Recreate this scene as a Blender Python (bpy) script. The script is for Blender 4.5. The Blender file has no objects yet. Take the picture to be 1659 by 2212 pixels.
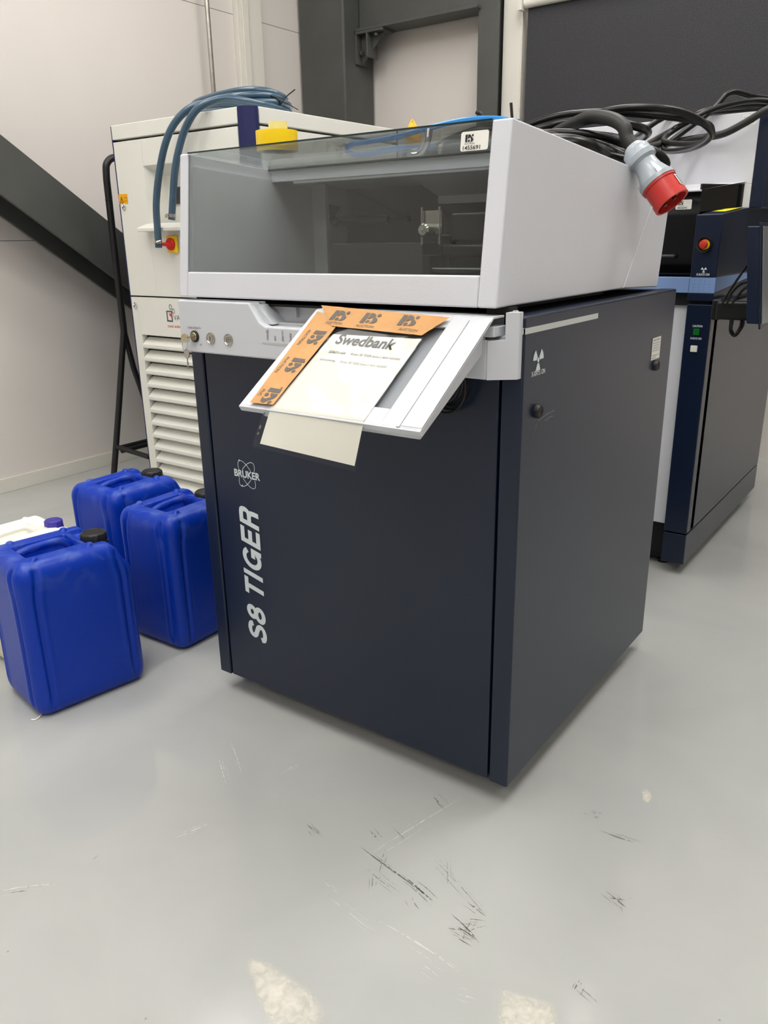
import bpy, bmesh, math, random
from mathutils import Vector, Matrix
random.seed(7)
S = bpy.context.scene
COL = S.collection
R = math.radians

# ------------------------------------------------------------------ camera
def look(yaw, pitch, roll):
    ca, sa, cb, sb = math.cos(yaw), math.sin(yaw), math.cos(pitch), math.sin(pitch)
    cc, sc = math.cos(roll), math.sin(roll)
    fwd = Vector((-sa*cb, ca*cb, -sb)); right = Vector((ca, sa, 0)); up = right.cross(fwd)
    r2 = right*cc + up*sc; u2 = up*cc - right*sc
    m = Matrix((r2, u2, -fwd)).transposed()
    return m.to_4x4()
cam = bpy.data.cameras.new('camera'); co = bpy.data.objects.new('camera', cam); COL.objects.link(co)
cam.sensor_fit = 'VERTICAL'; cam.sensor_height = 36.0; cam.sensor_width = 27.0
cam.lens = 1712.9/2212*36.0
cam.clip_start = 0.05
co.matrix_world = Matrix.Translation((0.5988, -1.2261, 1.1101)) @ look(0.6308, 0.3302, -0.0172)
S.camera = co

# ------------------------------------------------------------------ world + exposure
w = bpy.data.worlds.new('World'); S.world = w; w.use_nodes = True
w.node_tree.nodes['Background'].inputs[0].default_value = (0.9, 0.95, 1.0, 1)
w.node_tree.nodes['Background'].inputs[1].default_value = 0.3
S.view_settings.view_transform = 'Standard'; S.view_settings.look = 'None'
S.view_settings.exposure = 0.0; S.view_settings.gamma = 1.0; S.view_settings.use_curve_mapping = False
CEIL = 3.7
LIGHT = 13.0        # radiance of the ceiling panels
PANELS = [(-2.3, 0.72, 'over the chiller by the left wall'), (-0.88, 1.98, 'over the rear machine by the window'), (0.9, 1.8, 'right of the window'),  # left wall panel set to keep its floor reflection out of view
          (-2.0, -0.5, 'over the floor left of the camera'), (-0.6, -1.1, 'almost above the camera'), (0.8, -1.5, 'right of the camera'), (0.15, 0.45, 'added over the navy machine'), (2.5, -0.6, 'added by the right wall'),  # panels over the navy machine and by the right wall added as fill
          (-1.6, -3.6, 'behind the camera on the left'), (0.4, -4.0, 'behind the camera'), (2.8, -4.4, 'behind the camera on the right')]  # all panels unseen, their spots chosen for the light they give

# ------------------------------------------------------------------ materials
def srgb(r, g, b):
    f = lambda c: (c/255/12.92) if c/255 <= 0.04045 else ((c/255+0.055)/1.055)**2.4
    return (f(r), f(g), f(b), 1)
def mat(name, col, rough=0.5, metal=0.0, coat=0.0, bump=0.0, bscale=400, spec=0.5, trans=0, ior=1.45, noise=0.0, nscale=6, sss=0, coat_rough=0.1, emit=None, estr=0):
    m = bpy.data.materials.new(name); m.use_nodes = True
    nt = m.node_tree; b = nt.nodes['Principled BSDF']
    c = col if len(col) == 4 else (*col, 1)
    b.inputs['Base Color'].default_value = c
    b.inputs['Roughness'].default_value = rough; b.inputs['Metallic'].default_value = metal
    b.inputs['Coat Weight'].default_value = coat; b.inputs['Coat Roughness'].default_value = coat_rough
    b.inputs['Specular IOR Level'].default_value = spec
    b.inputs['Transmission Weight'].default_value = trans; b.inputs['IOR'].default_value = ior
    if sss:
        b.inputs['Subsurface Weight'].default_value = sss; b.inputs['Subsurface Radius'].default_value = (0.03, 0.025, 0.02)
    if emit:
        b.inputs['Emission Color'].default_value = emit; b.inputs['Emission Strength'].default_value = estr
    tc = nt.nodes.new('ShaderNodeTexCoord')
    n = nt.nodes.new('ShaderNodeTexNoise'); n.inputs['Scale'].default_value = nscale; n.inputs['Detail'].default_value = 5
    nt.links.new(tc.outputs['Object'], n.inputs['Vector'])
    if noise:
        mx = nt.nodes.new('ShaderNodeMix'); mx.data_type = 'RGBA'; mx.blend_type = 'MULTIPLY'
        mx.inputs['Factor'].default_value = noise; mx.inputs['A'].default_value = c
        cr = nt.nodes.new('ShaderNodeValToRGB'); cr.color_ramp.elements[0].position = 0.3; cr.color_ramp.elements[1].position = 0.7
        nt.links.new(n.outputs['Fac'], cr.inputs['Fac']); nt.links.new(cr.outputs['Color'], mx.inputs['B'])
        nt.links.new(mx.outputs['Result'], b.inputs['Base Color'])
    if bump:
        n2 = nt.nodes.new('ShaderNodeTexNoise'); n2.inputs['Scale'].default_value = bscale; n2.inputs['Detail'].default_value = 2
        nt.links.new(tc.outputs['Object'], n2.inputs['Vector'])
        bp = nt.nodes.new('ShaderNodeBump'); bp.inputs['Strength'].default_value = bump; bp.inputs['Distance'].default_value = 0.001
        nt.links.new(n2.outputs['Fac'], bp.inputs['Height']); nt.links.new(bp.outputs['Normal'], b.inputs['Normal'])
    return m
M = {}
M['navy'] = mat('navy_paint', srgb(14, 27, 50), 0.33, bump=0.12, bscale=500, noise=0.06, nscale=3, coat=0.15, coat_rough=0.25)
M['white'] = mat('light_grey_powder_coat', srgb(214, 215, 221), 0.42, bump=0.25, bscale=450, noise=0.03)
M['white2'] = mat('console_grey_plastic', srgb(205, 207, 212), 0.38, bump=0.1, bscale=600)
M['beige'] = mat('chiller_enamel', srgb(232, 231, 222), 0.45, bump=0.12, bscale=500, noise=0.03)
M['royal'] = mat('chiller_blue', srgb(28, 34, 84), 0.4, bump=0.1)
M['lblue'] = mat('light_blue_paint', srgb(124, 152, 200), 0.4, bump=0.1)
M['black'] = mat('black_void', srgb(14, 14, 15), 0.6, noise=0.1)
M['blackpl'] = mat('black_plastic', srgb(26, 26, 26), 0.42, bump=0.2, noise=0.15, nscale=30)
M['blackgl'] = mat('black_glass', srgb(4, 4, 5), 0.06, noise=0.05)
M['rubber'] = mat('black_rubber_cable', srgb(13, 13, 14), 0.3, noise=0.15, nscale=40, spec=0.4)
M['rubberm'] = mat('matt_rubber_cable', srgb(38, 37, 36), 0.5, noise=0.2, nscale=40)
M['steel'] = mat('grey_painted_steel', srgb(82, 83, 80), 0.5, noise=0.18, nscale=5, bump=0.15, bscale=60)
M['inox'] = mat('stainless_steel', srgb(190, 186, 178), 0.22, metal=1, noise=0.1, nscale=30)
M['brass'] = mat('nickel_key', srgb(205, 195, 165), 0.25, metal=1, noise=0.1, nscale=60)
M['chrome'] = mat('chrome', srgb(225, 225, 225), 0.12, metal=1, noise=0.05)
M['hose'] = mat('blue_grey_hose', srgb(62, 88, 108), 0.25, coat=0.3, noise=0.15, nscale=20)
M['yellow'] = mat('yellow_tape', srgb(255, 214, 0), 0.35, noise=0.05, coat=0.3)
M['paleyel'] = mat('pale_yellow_tape', srgb(238, 226, 150), 0.45, noise=0.06)
M['orange'] = mat('yellow_wrapper', srgb(250, 186, 20), 0.35, noise=0.15, nscale=30, bump=0.6, bscale=80)
M['bluetube'] = mat('blue_air_tube', srgb(30, 128, 200), 0.3, coat=0.3, noise=0.05)
M['red'] = mat('red_plastic', srgb(196, 52, 46), 0.35, noise=0.08, nscale=20)
M['redsw'] = mat('red_switch', srgb(225, 35, 25), 0.35, noise=0.05)
M['greypl'] = mat('grey_plastic', srgb(165, 173, 180), 0.3, noise=0.06, nscale=20, coat=0.2)
M['label'] = mat('label_white', srgb(236, 234, 226), 0.4, noise=0.03)
M['print'] = mat('print_white', srgb(214, 222, 224), 0.5, noise=0.03)
M['ink'] = mat('ink_black', srgb(32, 32, 34), 0.6, noise=0.05)
M['inkgrey'] = mat('ink_grey', srgb(92, 92, 96), 0.6, noise=0.05)
M['inkred'] = mat('ink_red', srgb(206, 62, 44), 0.6, noise=0.05)
M['orangelab'] = mat('orange_label', srgb(250, 176, 20), 0.4, noise=0.03)
M['kraft'] = mat('kraft_tape', srgb(204, 148, 84), 0.45, noise=0.14, nscale=25, bump=0.5, bscale=60)
M['kraftink'] = mat('kraft_ink', srgb(92, 84, 78), 0.5, noise=0.05)
M['paper'] = mat('paper', srgb(231, 228, 218), 0.6, noise=0.03, nscale=15)
M['green'] = mat('green_lamp', srgb(10, 110, 30), 0.3, noise=0.05)
M['yelsticker'] = mat('yellow_sticker', srgb(250, 235, 40), 0.4, noise=0.03)
M['ledbar'] = mat('indicator_bar', srgb(186, 190, 188), 0.3, noise=0.03)
M['stripbar'] = mat('reflector_bar', srgb(198, 202, 200), 0.35, noise=0.03)
M['ingrey'] = mat('inner_grey', srgb(205, 206, 210), 0.5, noise=0.05)
M['midgrey'] = mat('shaded_grey_plastic', srgb(132, 136, 142), 0.45, noise=0.05)
M['indark'] = mat('inner_dark', srgb(60, 61, 64), 0.5, noise=0.1)  # dark inner parts; on the chamber back wall it stands for shade
M['panelw'] = mat('roof_white', srgb(214, 216, 222), 0.45, noise=0.03)
M['frame'] = mat('white_window_frame', srgb(226, 222, 212), 0.4, noise=0.03)
M['screen'] = mat('grey_screen', srgb(120, 122, 124), 0.25, noise=0.05)
M['reflwhite'] = mat('ceiling_white', srgb(214, 212, 208), 0.8, noise=0.03)
M['purple'] = mat('violet_cap', srgb(62, 52, 150), 0.3, noise=0.08)

def blind_mat():
    m = mat('blind_fabric', srgb(62, 62, 66), 0.85, noise=0.0); nt = m.node_tree; b = nt.nodes['Principled BSDF']
    tc = nt.nodes.new('ShaderNodeTexCoord'); n = nt.nodes.new('ShaderNodeTexNoise'); n.inputs['Scale'].default_value = 260; n.inputs['Detail'].default_value = 1
    mp = nt.nodes.new('ShaderNodeMapping'); mp.inputs['Scale'].default_value = (1, 1, 1)
    nt.links.new(tc.outputs['Object'], mp.inputs['Vector']); nt.links.new(mp.outputs['Vector'], n.inputs['Vector'])
    cr = nt.nodes.new('ShaderNodeValToRGB'); cr.color_ramp.elements[0].color = srgb(48, 48, 52); cr.color_ramp.elements[1].color = srgb(66, 66, 68)
    cr.color_ramp.elements[0].position = 0.35; cr.color_ramp.elements[1].position = 0.65
    nt.links.new(n.outputs['Fac'], cr.inputs['Fac']); nt.links.new(cr.outputs['Color'], b.inputs['Base Color'])
    return m
M['blind'] = blind_mat()

def wall_mat():
    # insulated panels with dark horizontal joints every 1.165 m
    m = mat('wall_panels', srgb(222, 217, 211), 0.5, noise=0.0); nt = m.node_tree; b = nt.nodes['Principled BSDF']
    g = nt.nodes.new('ShaderNodeNewGeometry'); sp = nt.nodes.new('ShaderNodeSeparateXYZ'); nt.links.new(g.outputs['Position'], sp.inputs[0])
    a = nt.nodes.new('ShaderNodeMath'); a.operation = 'ADD'; a.inputs[1].default_value = 0.03+0.0015
    nt.links.new(sp.outputs['Z'], a.inputs[0])
    d = nt.nodes.new('ShaderNodeMath'); d.operation = 'DIVIDE'; d.inputs[1].default_value = 1.165; nt.links.new(a.outputs[0], d.inputs[0])
    f = nt.nodes.new('ShaderNodeMath'); f.operation = 'FRACT'; nt.links.new(d.outputs[0], f.inputs[0])
    l = nt.nodes.new('ShaderNodeMath'); l.operation = 'LESS_THAN'; l.inputs[1].default_value = 0.0028; nt.links.new(f.outputs[0], l.inputs[0])
    n = nt.nodes.new('ShaderNodeTexNoise'); n.inputs['Scale'].default_value = 1.3; n.inputs['Detail'].default_value = 4
    nt.links.new(g.outputs['Position'], n.inputs['Vector'])
    cr = nt.nodes.new('ShaderNodeValToRGB'); cr.color_ramp.elements[0].color = srgb(222, 215, 209); cr.color_ramp.elements[1].color = srgb(230, 224, 218)
    nt.links.new(n.outputs['Fac'], cr.inputs['Fac'])
    mx = nt.nodes.new('ShaderNodeMix'); mx.data_type = 'RGBA'; mx.inputs['B'].default_value = srgb(110, 112, 118)
    nt.links.new(l.outputs[0], mx.inputs['Factor']); nt.links.new(cr.outputs['Color'], mx.inputs['A']); nt.links.new(mx.outputs['Result'], b.inputs['Base Color'])
    return m
M['wall'] = wall_mat()

def floor_mat():
    m = mat('grey_epoxy_floor', srgb(190, 191, 189), 0.16, coat=0.0); nt = m.node_tree; b = nt.nodes['Principled BSDF']
    g = nt.nodes.new('ShaderNodeNewGeometry')
    def noise(sc, det=4, dist=0):
        n = nt.nodes.new('ShaderNodeTexNoise'); n.inputs['Scale'].default_value = sc; n.inputs['Detail'].default_value = det; n.inputs['Distortion'].default_value = dist
        nt.links.new(g.outputs['Position'], n.inputs['Vector']); return n
    n = noise(2.2, 6, 0.6)
    cr = nt.nodes.new('ShaderNodeValToRGB'); cr.color_ramp.elements[0].color = srgb(173, 174, 171); cr.color_ramp.elements[1].color = srgb(184, 185, 181)
    cr.color_ramp.elements[0].position = 0.35; cr.color_ramp.elements[1].position = 0.7
    nt.links.new(n.outputs['Fac'], cr.inputs['Fac'])
    # small dark specks
    v = nt.nodes.new('ShaderNodeTexVoronoi'); v.inputs['Scale'].default_value = 9; nt.links.new(g.outputs['Position'], v.inputs['Vector'])
    l = nt.nodes.new('ShaderNodeMath'); l.operation = 'LESS_THAN'; l.inputs[1].default_value = 0.018; nt.links.new(v.outputs['Distance'], l.inputs[0])
    l2 = nt.nodes.new('ShaderNodeMath'); l2.operation = 'MULTIPLY'; l2.inputs[1].default_value = 0.55; nt.links.new(l.outputs[0], l2.inputs[0])
    mx = nt.nodes.new('ShaderNodeMix'); mx.data_type = 'RGBA'; mx.inputs['B'].default_value = srgb(120, 120, 116)
    nt.links.new(l2.outputs[0], mx.inputs['Factor']); nt.links.new(cr.outputs['Color'], mx.inputs['A'])
    nt.links.new(mx.outputs['Result'], b.inputs['Base Color'])
    r = noise(1.7, 5, 1.0)
    mr = nt.nodes.new('ShaderNodeMapRange'); mr.inputs['From Min'].default_value = 0.3; mr.inputs['From Max'].default_value = 0.7; mr.inputs['To Min'].default_value = 0.05; mr.inputs['To Max'].default_value = 0.16
    nt.links.new(r.outputs['Fac'], mr.inputs['Value']); nt.links.new(mr.outputs['Result'], b.inputs['Roughness'])
    h = noise(14, 3, 0.8); bp = nt.nodes.new('ShaderNodeBump'); bp.inputs['Strength'].default_value = 0.25; bp.inputs['Distance'].default_value = 0.002
    nt.links.new(h.outputs['Fac'], bp.inputs['Height']); nt.links.new(bp.outputs['Normal'], b.inputs['Normal'])
    return m
M['floor'] = floor_mat()

def glass_mat(name, tint, refl=1.0, rough=0.02):
    m = bpy.data.materials.new(name); m.use_nodes = True; nt = m.node_tree
    for n in list(nt.nodes): nt.nodes.remove(n)
    o = nt.nodes.new('ShaderNodeOutputMaterial'); t = nt.nodes.new('ShaderNodeBsdfTransparent'); gl = nt.nodes.new('ShaderNodeBsdfGlossy')
    t.inputs['Color'].default_value = (*tint, 1); gl.inputs['Roughness'].default_value = rough; gl.inputs['Color'].default_value = (refl, refl, refl, 1)
    fr = nt.nodes.new('ShaderNodeFresnel'); fr.inputs['IOR'].default_value = 1.5
    ge = nt.nodes.new('ShaderNodeNewGeometry'); mi = nt.nodes.new('ShaderNodeMapRange'); mi.inputs['To Min'].default_value = 1.5; mi.inputs['To Max'].default_value = 1/1.5
    nt.links.new(ge.outputs['Backfacing'], mi.inputs['Value']); nt.links.new(mi.outputs['Result'], fr.inputs['IOR'])
    mx = nt.nodes.new('ShaderNodeMixShader'); nt.links.new(fr.outputs[0], mx.inputs[0]); nt.links.new(t.outputs[0], mx.inputs[1]); nt.links.new(gl.outputs[0], mx.inputs[2])
    nt.links.new(mx.outputs[0], o.inputs['Surface'])
    return m
M['glass'] = glass_mat('smoked_glass', (0.80, 0.82, 0.82))
M['glasstop'] = glass_mat('clear_glass', (0.93, 0.95, 0.94))
M['glassedge'] = mat('glass_edge_green', srgb(22, 44, 42), 0.2, noise=0.05)
M['sleeve'] = glass_mat('plastic_sleeve', (0.98, 0.98, 0.97), 0.45, 0.07)

def can_mat(name, c1, c2, dust, dustc, sss=0):
    m = mat(name, c1, 0.36, noise=0.0, sss=sss, spec=0.35); nt = m.node_tree; b = nt.nodes['Principled BSDF']
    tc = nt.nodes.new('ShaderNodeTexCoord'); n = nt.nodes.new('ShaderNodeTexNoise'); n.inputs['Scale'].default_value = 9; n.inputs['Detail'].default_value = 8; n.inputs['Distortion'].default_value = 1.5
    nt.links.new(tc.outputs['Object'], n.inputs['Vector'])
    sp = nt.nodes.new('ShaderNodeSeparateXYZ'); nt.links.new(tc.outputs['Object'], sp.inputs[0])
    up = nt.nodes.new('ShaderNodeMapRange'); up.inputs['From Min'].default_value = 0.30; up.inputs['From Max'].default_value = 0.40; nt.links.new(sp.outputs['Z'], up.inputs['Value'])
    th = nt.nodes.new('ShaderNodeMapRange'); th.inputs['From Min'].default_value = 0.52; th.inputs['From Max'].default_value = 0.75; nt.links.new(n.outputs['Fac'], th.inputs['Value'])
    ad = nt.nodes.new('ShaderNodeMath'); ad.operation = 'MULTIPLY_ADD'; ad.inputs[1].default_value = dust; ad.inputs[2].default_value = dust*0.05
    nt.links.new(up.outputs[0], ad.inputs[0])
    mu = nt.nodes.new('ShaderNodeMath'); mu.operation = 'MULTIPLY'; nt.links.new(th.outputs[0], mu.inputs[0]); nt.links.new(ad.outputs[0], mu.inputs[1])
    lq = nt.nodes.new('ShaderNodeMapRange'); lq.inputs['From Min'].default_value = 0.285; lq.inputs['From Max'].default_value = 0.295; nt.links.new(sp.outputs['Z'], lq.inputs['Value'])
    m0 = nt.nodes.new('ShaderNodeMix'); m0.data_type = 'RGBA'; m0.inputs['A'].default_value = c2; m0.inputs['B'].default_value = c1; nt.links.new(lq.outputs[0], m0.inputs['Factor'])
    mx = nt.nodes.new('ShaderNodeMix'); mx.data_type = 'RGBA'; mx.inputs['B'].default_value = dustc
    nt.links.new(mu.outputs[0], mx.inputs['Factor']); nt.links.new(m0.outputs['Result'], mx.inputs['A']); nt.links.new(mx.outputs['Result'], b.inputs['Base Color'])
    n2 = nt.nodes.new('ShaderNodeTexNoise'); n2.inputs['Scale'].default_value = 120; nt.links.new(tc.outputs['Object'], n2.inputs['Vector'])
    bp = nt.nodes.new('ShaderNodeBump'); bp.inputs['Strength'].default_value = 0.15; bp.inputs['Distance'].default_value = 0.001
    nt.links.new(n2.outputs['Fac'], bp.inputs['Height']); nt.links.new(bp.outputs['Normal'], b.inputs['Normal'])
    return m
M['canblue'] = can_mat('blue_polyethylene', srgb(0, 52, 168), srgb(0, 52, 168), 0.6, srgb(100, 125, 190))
M['canwhite'] = can_mat('white_polyethylene', srgb(240, 238, 230), srgb(226, 220, 194), 0.1, srgb(220, 215, 200), 0.15)
M['lamp_dim'] = mat('dimmer_lamp_diffuser', srgb(255, 250, 240), 0.5, emit=(1.0, 0.985, 0.955, 1), estr=LIGHT*0.5)
M['lamp'] = mat('lamp_diffuser', srgb(255, 250, 240), 0.5, emit=(1.0, 0.985, 0.955, 1), estr=LIGHT)

# ------------------------------------------------------------------ mesh helpers
def catmull(P, sub=8, closed=False):
    P = [Vector(p) for p in P]; out = []
    n = len(P)
    rng = range(n if closed else n-1)
    for i in rng:
        if closed: a, b, c, d = P[(i-1) % n], P[i], P[(i+1) % n], P[(i+2) % n]
        else:
            b, c = P[i], P[i+1]
            a = P[i-1] if i > 0 else b*2-c
            d = P[i+2] if i+2 < n else c*2-b
        for k in range(sub):
            t = k/sub
            out.append(0.5*((2*b)+(c-a)*t+(2*a-5*b+4*c-d)*t*t+(3*b-a-3*c+d)*t**3))
    if not closed: out.append(P[-1])
    return out
class MB:
    def __init__(s): s.bm = bmesh.new()
    def face(s, pts):
        vs = [s.bm.verts.new(p) for p in pts]
        return s.bm.faces.new(vs)
    def box(s, x0, x1, y0, y1, z0, z1):
        v = [s.bm.verts.new((x, y, z)) for z in (z0, z1) for x, y in ((x0, y0), (x1, y0), (x1, y1), (x0, y1))]
        for f in ((3, 2, 1, 0), (4, 5, 6, 7), (0, 1, 5, 4), (1, 2, 6, 5), (2, 3, 7, 6), (3, 0, 4, 7)): s.bm.faces.new([v[i] for i in f])
        return s
    def obox(s, O, U, V, W):           # oriented box, corner O, edge vectors
        O, U, V, W = Vector(O), Vector(U), Vector(V), Vector(W)
        if U.cross(V).dot(W) < 0: U, V = V, U
        c = [O, O+U, O+U+V, O+V]; v = [s.bm.verts.new(p) for p in c]+[s.bm.verts.new(p+W) for p in c]
        for f in ((3, 2, 1, 0), (4, 5, 6, 7), (0, 1, 5, 4), (1, 2, 6, 5), (2, 3, 7, 6), (3, 0, 4, 7)): s.bm.faces.new([v[i] for i in f])
        return s
    def prism(s, pts, axis, a, b):     # pts 2D in the plane of the other two axes
        def P(p, t):
            return {'x': (t, p[0], p[1]), 'y': (p[0], t, p[1]), 'z': (p[0], p[1], t)}[axis]
        A = [s.bm.verts.new(P(p, a)) for p in pts]; B = [s.bm.verts.new(P(p, b)) for p in pts]
        n = len(pts)
        fs = [s.bm.faces.new(A), s.bm.faces.new(B[::-1])]
        for i in range(n): fs.append(s.bm.faces.new((A[i], B[i], B[(i+1) % n], A[(i+1) % n])))
        bmesh.ops.recalc_face_normals(s.bm, faces=fs)
        return s
    def tube(s, P, r, n=12, sub=8, closed=False, smooth=True, hollow=False):
        pts = catmull(P, sub, closed) if smooth else [Vector(p) for p in P]
        rings = []; N = len(pts)
        up = None
        for i, p in enumerate(pts):
            if closed: t = pts[(i+1) % N]-pts[i-1]
            else: t = pts[min(i+1, N-1)]-pts[max(i-1, 0)]
            t.normalize()
            if up is None:
                up = t.orthogonal().normalized()
            up = (up-t*up.dot(t)).normalized(); sd = t.cross(up)
            rr = r(i/(N-1)) if callable(r) else r
            rings.append([s.bm.verts.new(p+(up*math.cos(2*math.pi*k/n)+sd*math.sin(2*math.pi*k/n))*rr) for k in range(n)])
        M_ = N if closed else N-1
        for i in range(M_):
            A, B = rings[i], rings[(i+1) % N]
            for k in range(n): s.bm.faces.new((A[k], A[(k+1) % n], B[(k+1) % n], B[k]))
        if not closed and not hollow:
            s.bm.faces.new(rings[0][::-1]); s.bm.faces.new(rings[-1])
        return s
    def lathe(s, prof, O=(0, 0, 0), axis=(0, 0, 1), n=32, ribs=None):
        O = Vector(O); ax = Vector(axis).normalized(); u = ax.orthogonal().normalized(); v = ax.cross(u)
        rings = []
        for r, z in prof:
            ring = []
            for k in range(n):
                a = 2*math.pi*k/n; rr = max(r, 1e-5)
                if ribs and ribs[0] <= z <= ribs[1]: rr += ribs[3]*(1 if (k*ribs[2]//n) % 2 == 0 else 0)
                ring.append(s.bm.verts.new(O+ax*z+(u*math.cos(a)+v*math.sin(a))*rr))
            rings.append(ring)
        fs = []
        for A, B in zip(rings, rings[1:]):
            for k in range(n): fs.append(s.bm.faces.new((A[k], A[(k+1) % n], B[(k+1) % n], B[k])))
        if prof[0][0] > 1e-4: fs.append(s.bm.faces.new(rings[0][::-1]))
        if prof[-1][0] > 1e-4: fs.append(s.bm.faces.new(rings[-1]))
        return s
    def grid(s, f, nu, nv):
        V = [[s.bm.verts.new(f(i/nu, j/nv)) for j in range(nv+1)] for i in range(nu+1)]
        for i in range(nu):
            for j in range(nv): s.bm.faces.new((V[i][j], V[i+1][j], V[i+1][j+1], V[i][j+1]))
        return s
    def build(s, name, m, parent=None, bevel=0, seg=2, solid=0, angle=35, keepnormals=False):
        me = bpy.data.meshes.new(name)
        if not keepnormals: bmesh.ops.recalc_face_normals(s.bm, faces=s.bm.faces[:])
        if parent is not None:
            off = world_loc(parent)
            bmesh.ops.translate(s.bm, verts=s.bm.verts[:], vec=-off)
        s.bm.to_mesh(me); s.bm.free()
        for p in me.polygons: p.use_smooth = True
        me.set_sharp_from_angle(angle=R(angle))
        me.materials.append(M[m] if isinstance(m, str) else m)
        o = bpy.data.objects.new(name, me); COL.objects.link(o)
        if parent is not None: o.parent = parent
        if solid:
            md = o.modifiers.new('solid', 'SOLIDIFY'); md.thickness = solid; md.offset = -1
        if bevel:
            md = o.modifiers.new('bevel', 'BEVEL'); md.width = bevel; md.segments = seg; md.limit_method = 'ANGLE'; md.angle_limit = R(40); md.harden_normals = True
        return o
def world_loc(o):
    v = Vector(o.location)
    while o.parent: o = o.parent; v = v+Vector(o.location)
    return v
def tag(o, label=None, cat=None, group=None, kind=None):
    if label: o['label'] = label
    if cat: o['category'] = cat
    if group: o['group'] = group
    if kind: o['kind'] = kind
    return o
def thing(name, label, cat, loc, group=None):
    o = bpy.data.objects.new(name, None); COL.objects.link(o); o.location = loc; o.empty_display_size = 0.05
    return tag(o, label, cat, group)
def struct(o): o['kind'] = 'structure'; return o
def text_into(mb, body, size, O, X, Y, bold=0.0, shear=0.0, align='LEFT', width=None, lift=0.0007, space=1.0):
    """lettering as a flat mesh on the plane O + X, Y (unit vectors)"""
    cu = bpy.data.curves.new('t', 'FONT'); cu.body = body; cu.size = size; cu.offset = bold*size; cu.shear = shear; cu.align_x = align; cu.space_character = space
    cu.resolution_u = 7 if size > 0.02 else 3
    ob = bpy.data.objects.new('t', cu); COL.objects.link(ob)
    dg = bpy.context.evaluated_depsgraph_get(); me = bpy.data.meshes.new_from_object(ob.evaluated_get(dg))
    xs = [v.co.x for v in me.vertices]
    k = 1.0
    if width and xs: k = width/(max(xs)-min(xs))
    O, X, Y = Vector(O), Vector(X).normalized(), Vector(Y).normalized(); N = X.cross(Y)
    tmp = bmesh.new(); tmp.from_mesh(me)
    mp = {}
    for v in tmp.verts: mp[v] = mb.bm.verts.new(O+X*(v.co.x*k)+Y*v.co.y+N*lift)
    for f in tmp.faces:
        try: mb.bm.faces.new([mp[v] for v in f.verts])
        except ValueError: pass
    tmp.free(); bpy.data.objects.remove(ob); bpy.data.curves.remove(cu); bpy.data.meshes.remove(me)
def text(name, body, size, O, X, Y, m, parent, **k):
    mb = MB(); text_into(mb, body, size, O, X, Y, **k)
    return mb.build(name, m, parent, keepnormals=True)
def flat(mb, O, X, Y, pts, lift=0.0007):
    O, X, Y = Vector(O), Vector(X).normalized(), Vector(Y).normalized(); N = X.cross(Y)
    mb.face([O+X*a+Y*b+N*lift for a, b in pts])
def circ(cx, cy, r, n=20, a0=0, a1=360, rx=None):
    return [(cx+(rx or r)*math.cos(R(a0+(a1-a0)*i/n)), cy+r*math.sin(R(a0+(a1-a0)*i/n))) for i in range(n if a1-a0 >= 360 else n+1)]
def ps_logo(mb, O, X, Y, h, lift=0.0009):
    """the auction mark: stem, half bowl, diagonal sweep and two dots"""
    k = h
    q = lambda L: [(a*k, b*k) for a, b in L]
    flat(mb, O, X, Y, q([(0, 0), (0.34, 0), (0.34, 1), (0, 1)]), lift)
    flat(mb, O, X, Y, q([(0.42, 1), (0.42, 0.42)]+[(0.42+0.36*math.cos(R(a)), 0.78+0.36*math.sin(R(a))) for a in range(-80, 31, 12)]+[(0.62, 1)]), lift)
    c = []
    for i in range(13):
        t = i/12; c.append((0.80+0.42*t-0.1*math.sin(math.pi*t), 0.95-0.62*t))
    d = [(1.22-0.1, 0.0), (0.98, 0.10), (0.86, 0.30), (0.78, 0.5), (0.72, 0.72)]
    flat(mb, O, X, Y, q([(0.78, 0.98), (0.92, 0.80), (1.02, 0.62), (1.24, 0.46), (1.30, 0.28), (1.22, 0.08), (1.0, 0.0), (0.80, 0.0), (0.93, 0.16), (0.92, 0.34), (0.82, 0.52), (0.74, 0.70)]), lift)
    flat(mb, O, X, Y, q(circ(1.17, 0.84, 0.15)), lift)
    flat(mb, O, X, Y, q(circ(0.60, 0.15, 0.16)), lift)
def trefoil(mb, O, X, Y, r, lift=0.0007):
    for a in (30+0, 150, 270):
        flat(mb, O, X, Y, [(0.28*r*math.cos(R(a+b)), 0.28*r*math.sin(R(a+b))) for b in (-30, 0, 30)]+[(r*math.cos(R(a+b)), r*math.sin(R(a+b))) for b in (28, 14, 0, -14, -28)], lift)
    flat(mb, O, X, Y, circ(0, 0, 0.2*r), lift)
def stroke(mb, O, X, Y, P, t, h, shear, lift, closed=False, smooth=False):
    if smooth: P = [(q.x, q.y) for q in catmull([(a, b, 0) for a, b in P], 6, closed)]
    n = len(P); L = []; Rr = []
    for i, p in enumerate(P):
        a = P[(i-1) % n] if (closed or i) else p; b = P[(i+1) % n] if (closed or i < n-1) else p
        dx, dy = b[0]-a[0], b[1]-a[1]; d = math.hypot(dx, dy); nx_, ny_ = -dy/d*t/2, dx/d*t/2
        L.append((p[0]+nx_, p[1]+ny_)); Rr.append((p[0]-nx_, p[1]-ny_))
    N = X.cross(Y)
    g = lambda q: O+X*((q[0]+q[1]*shear)*h)+Y*(q[1]*h)+N*lift
    for i in range(n if closed else n-1):
        j = (i+1) % n; mb.face([g(Rr[i]), g(Rr[j]), g(L[j]), g(L[i])])
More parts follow.
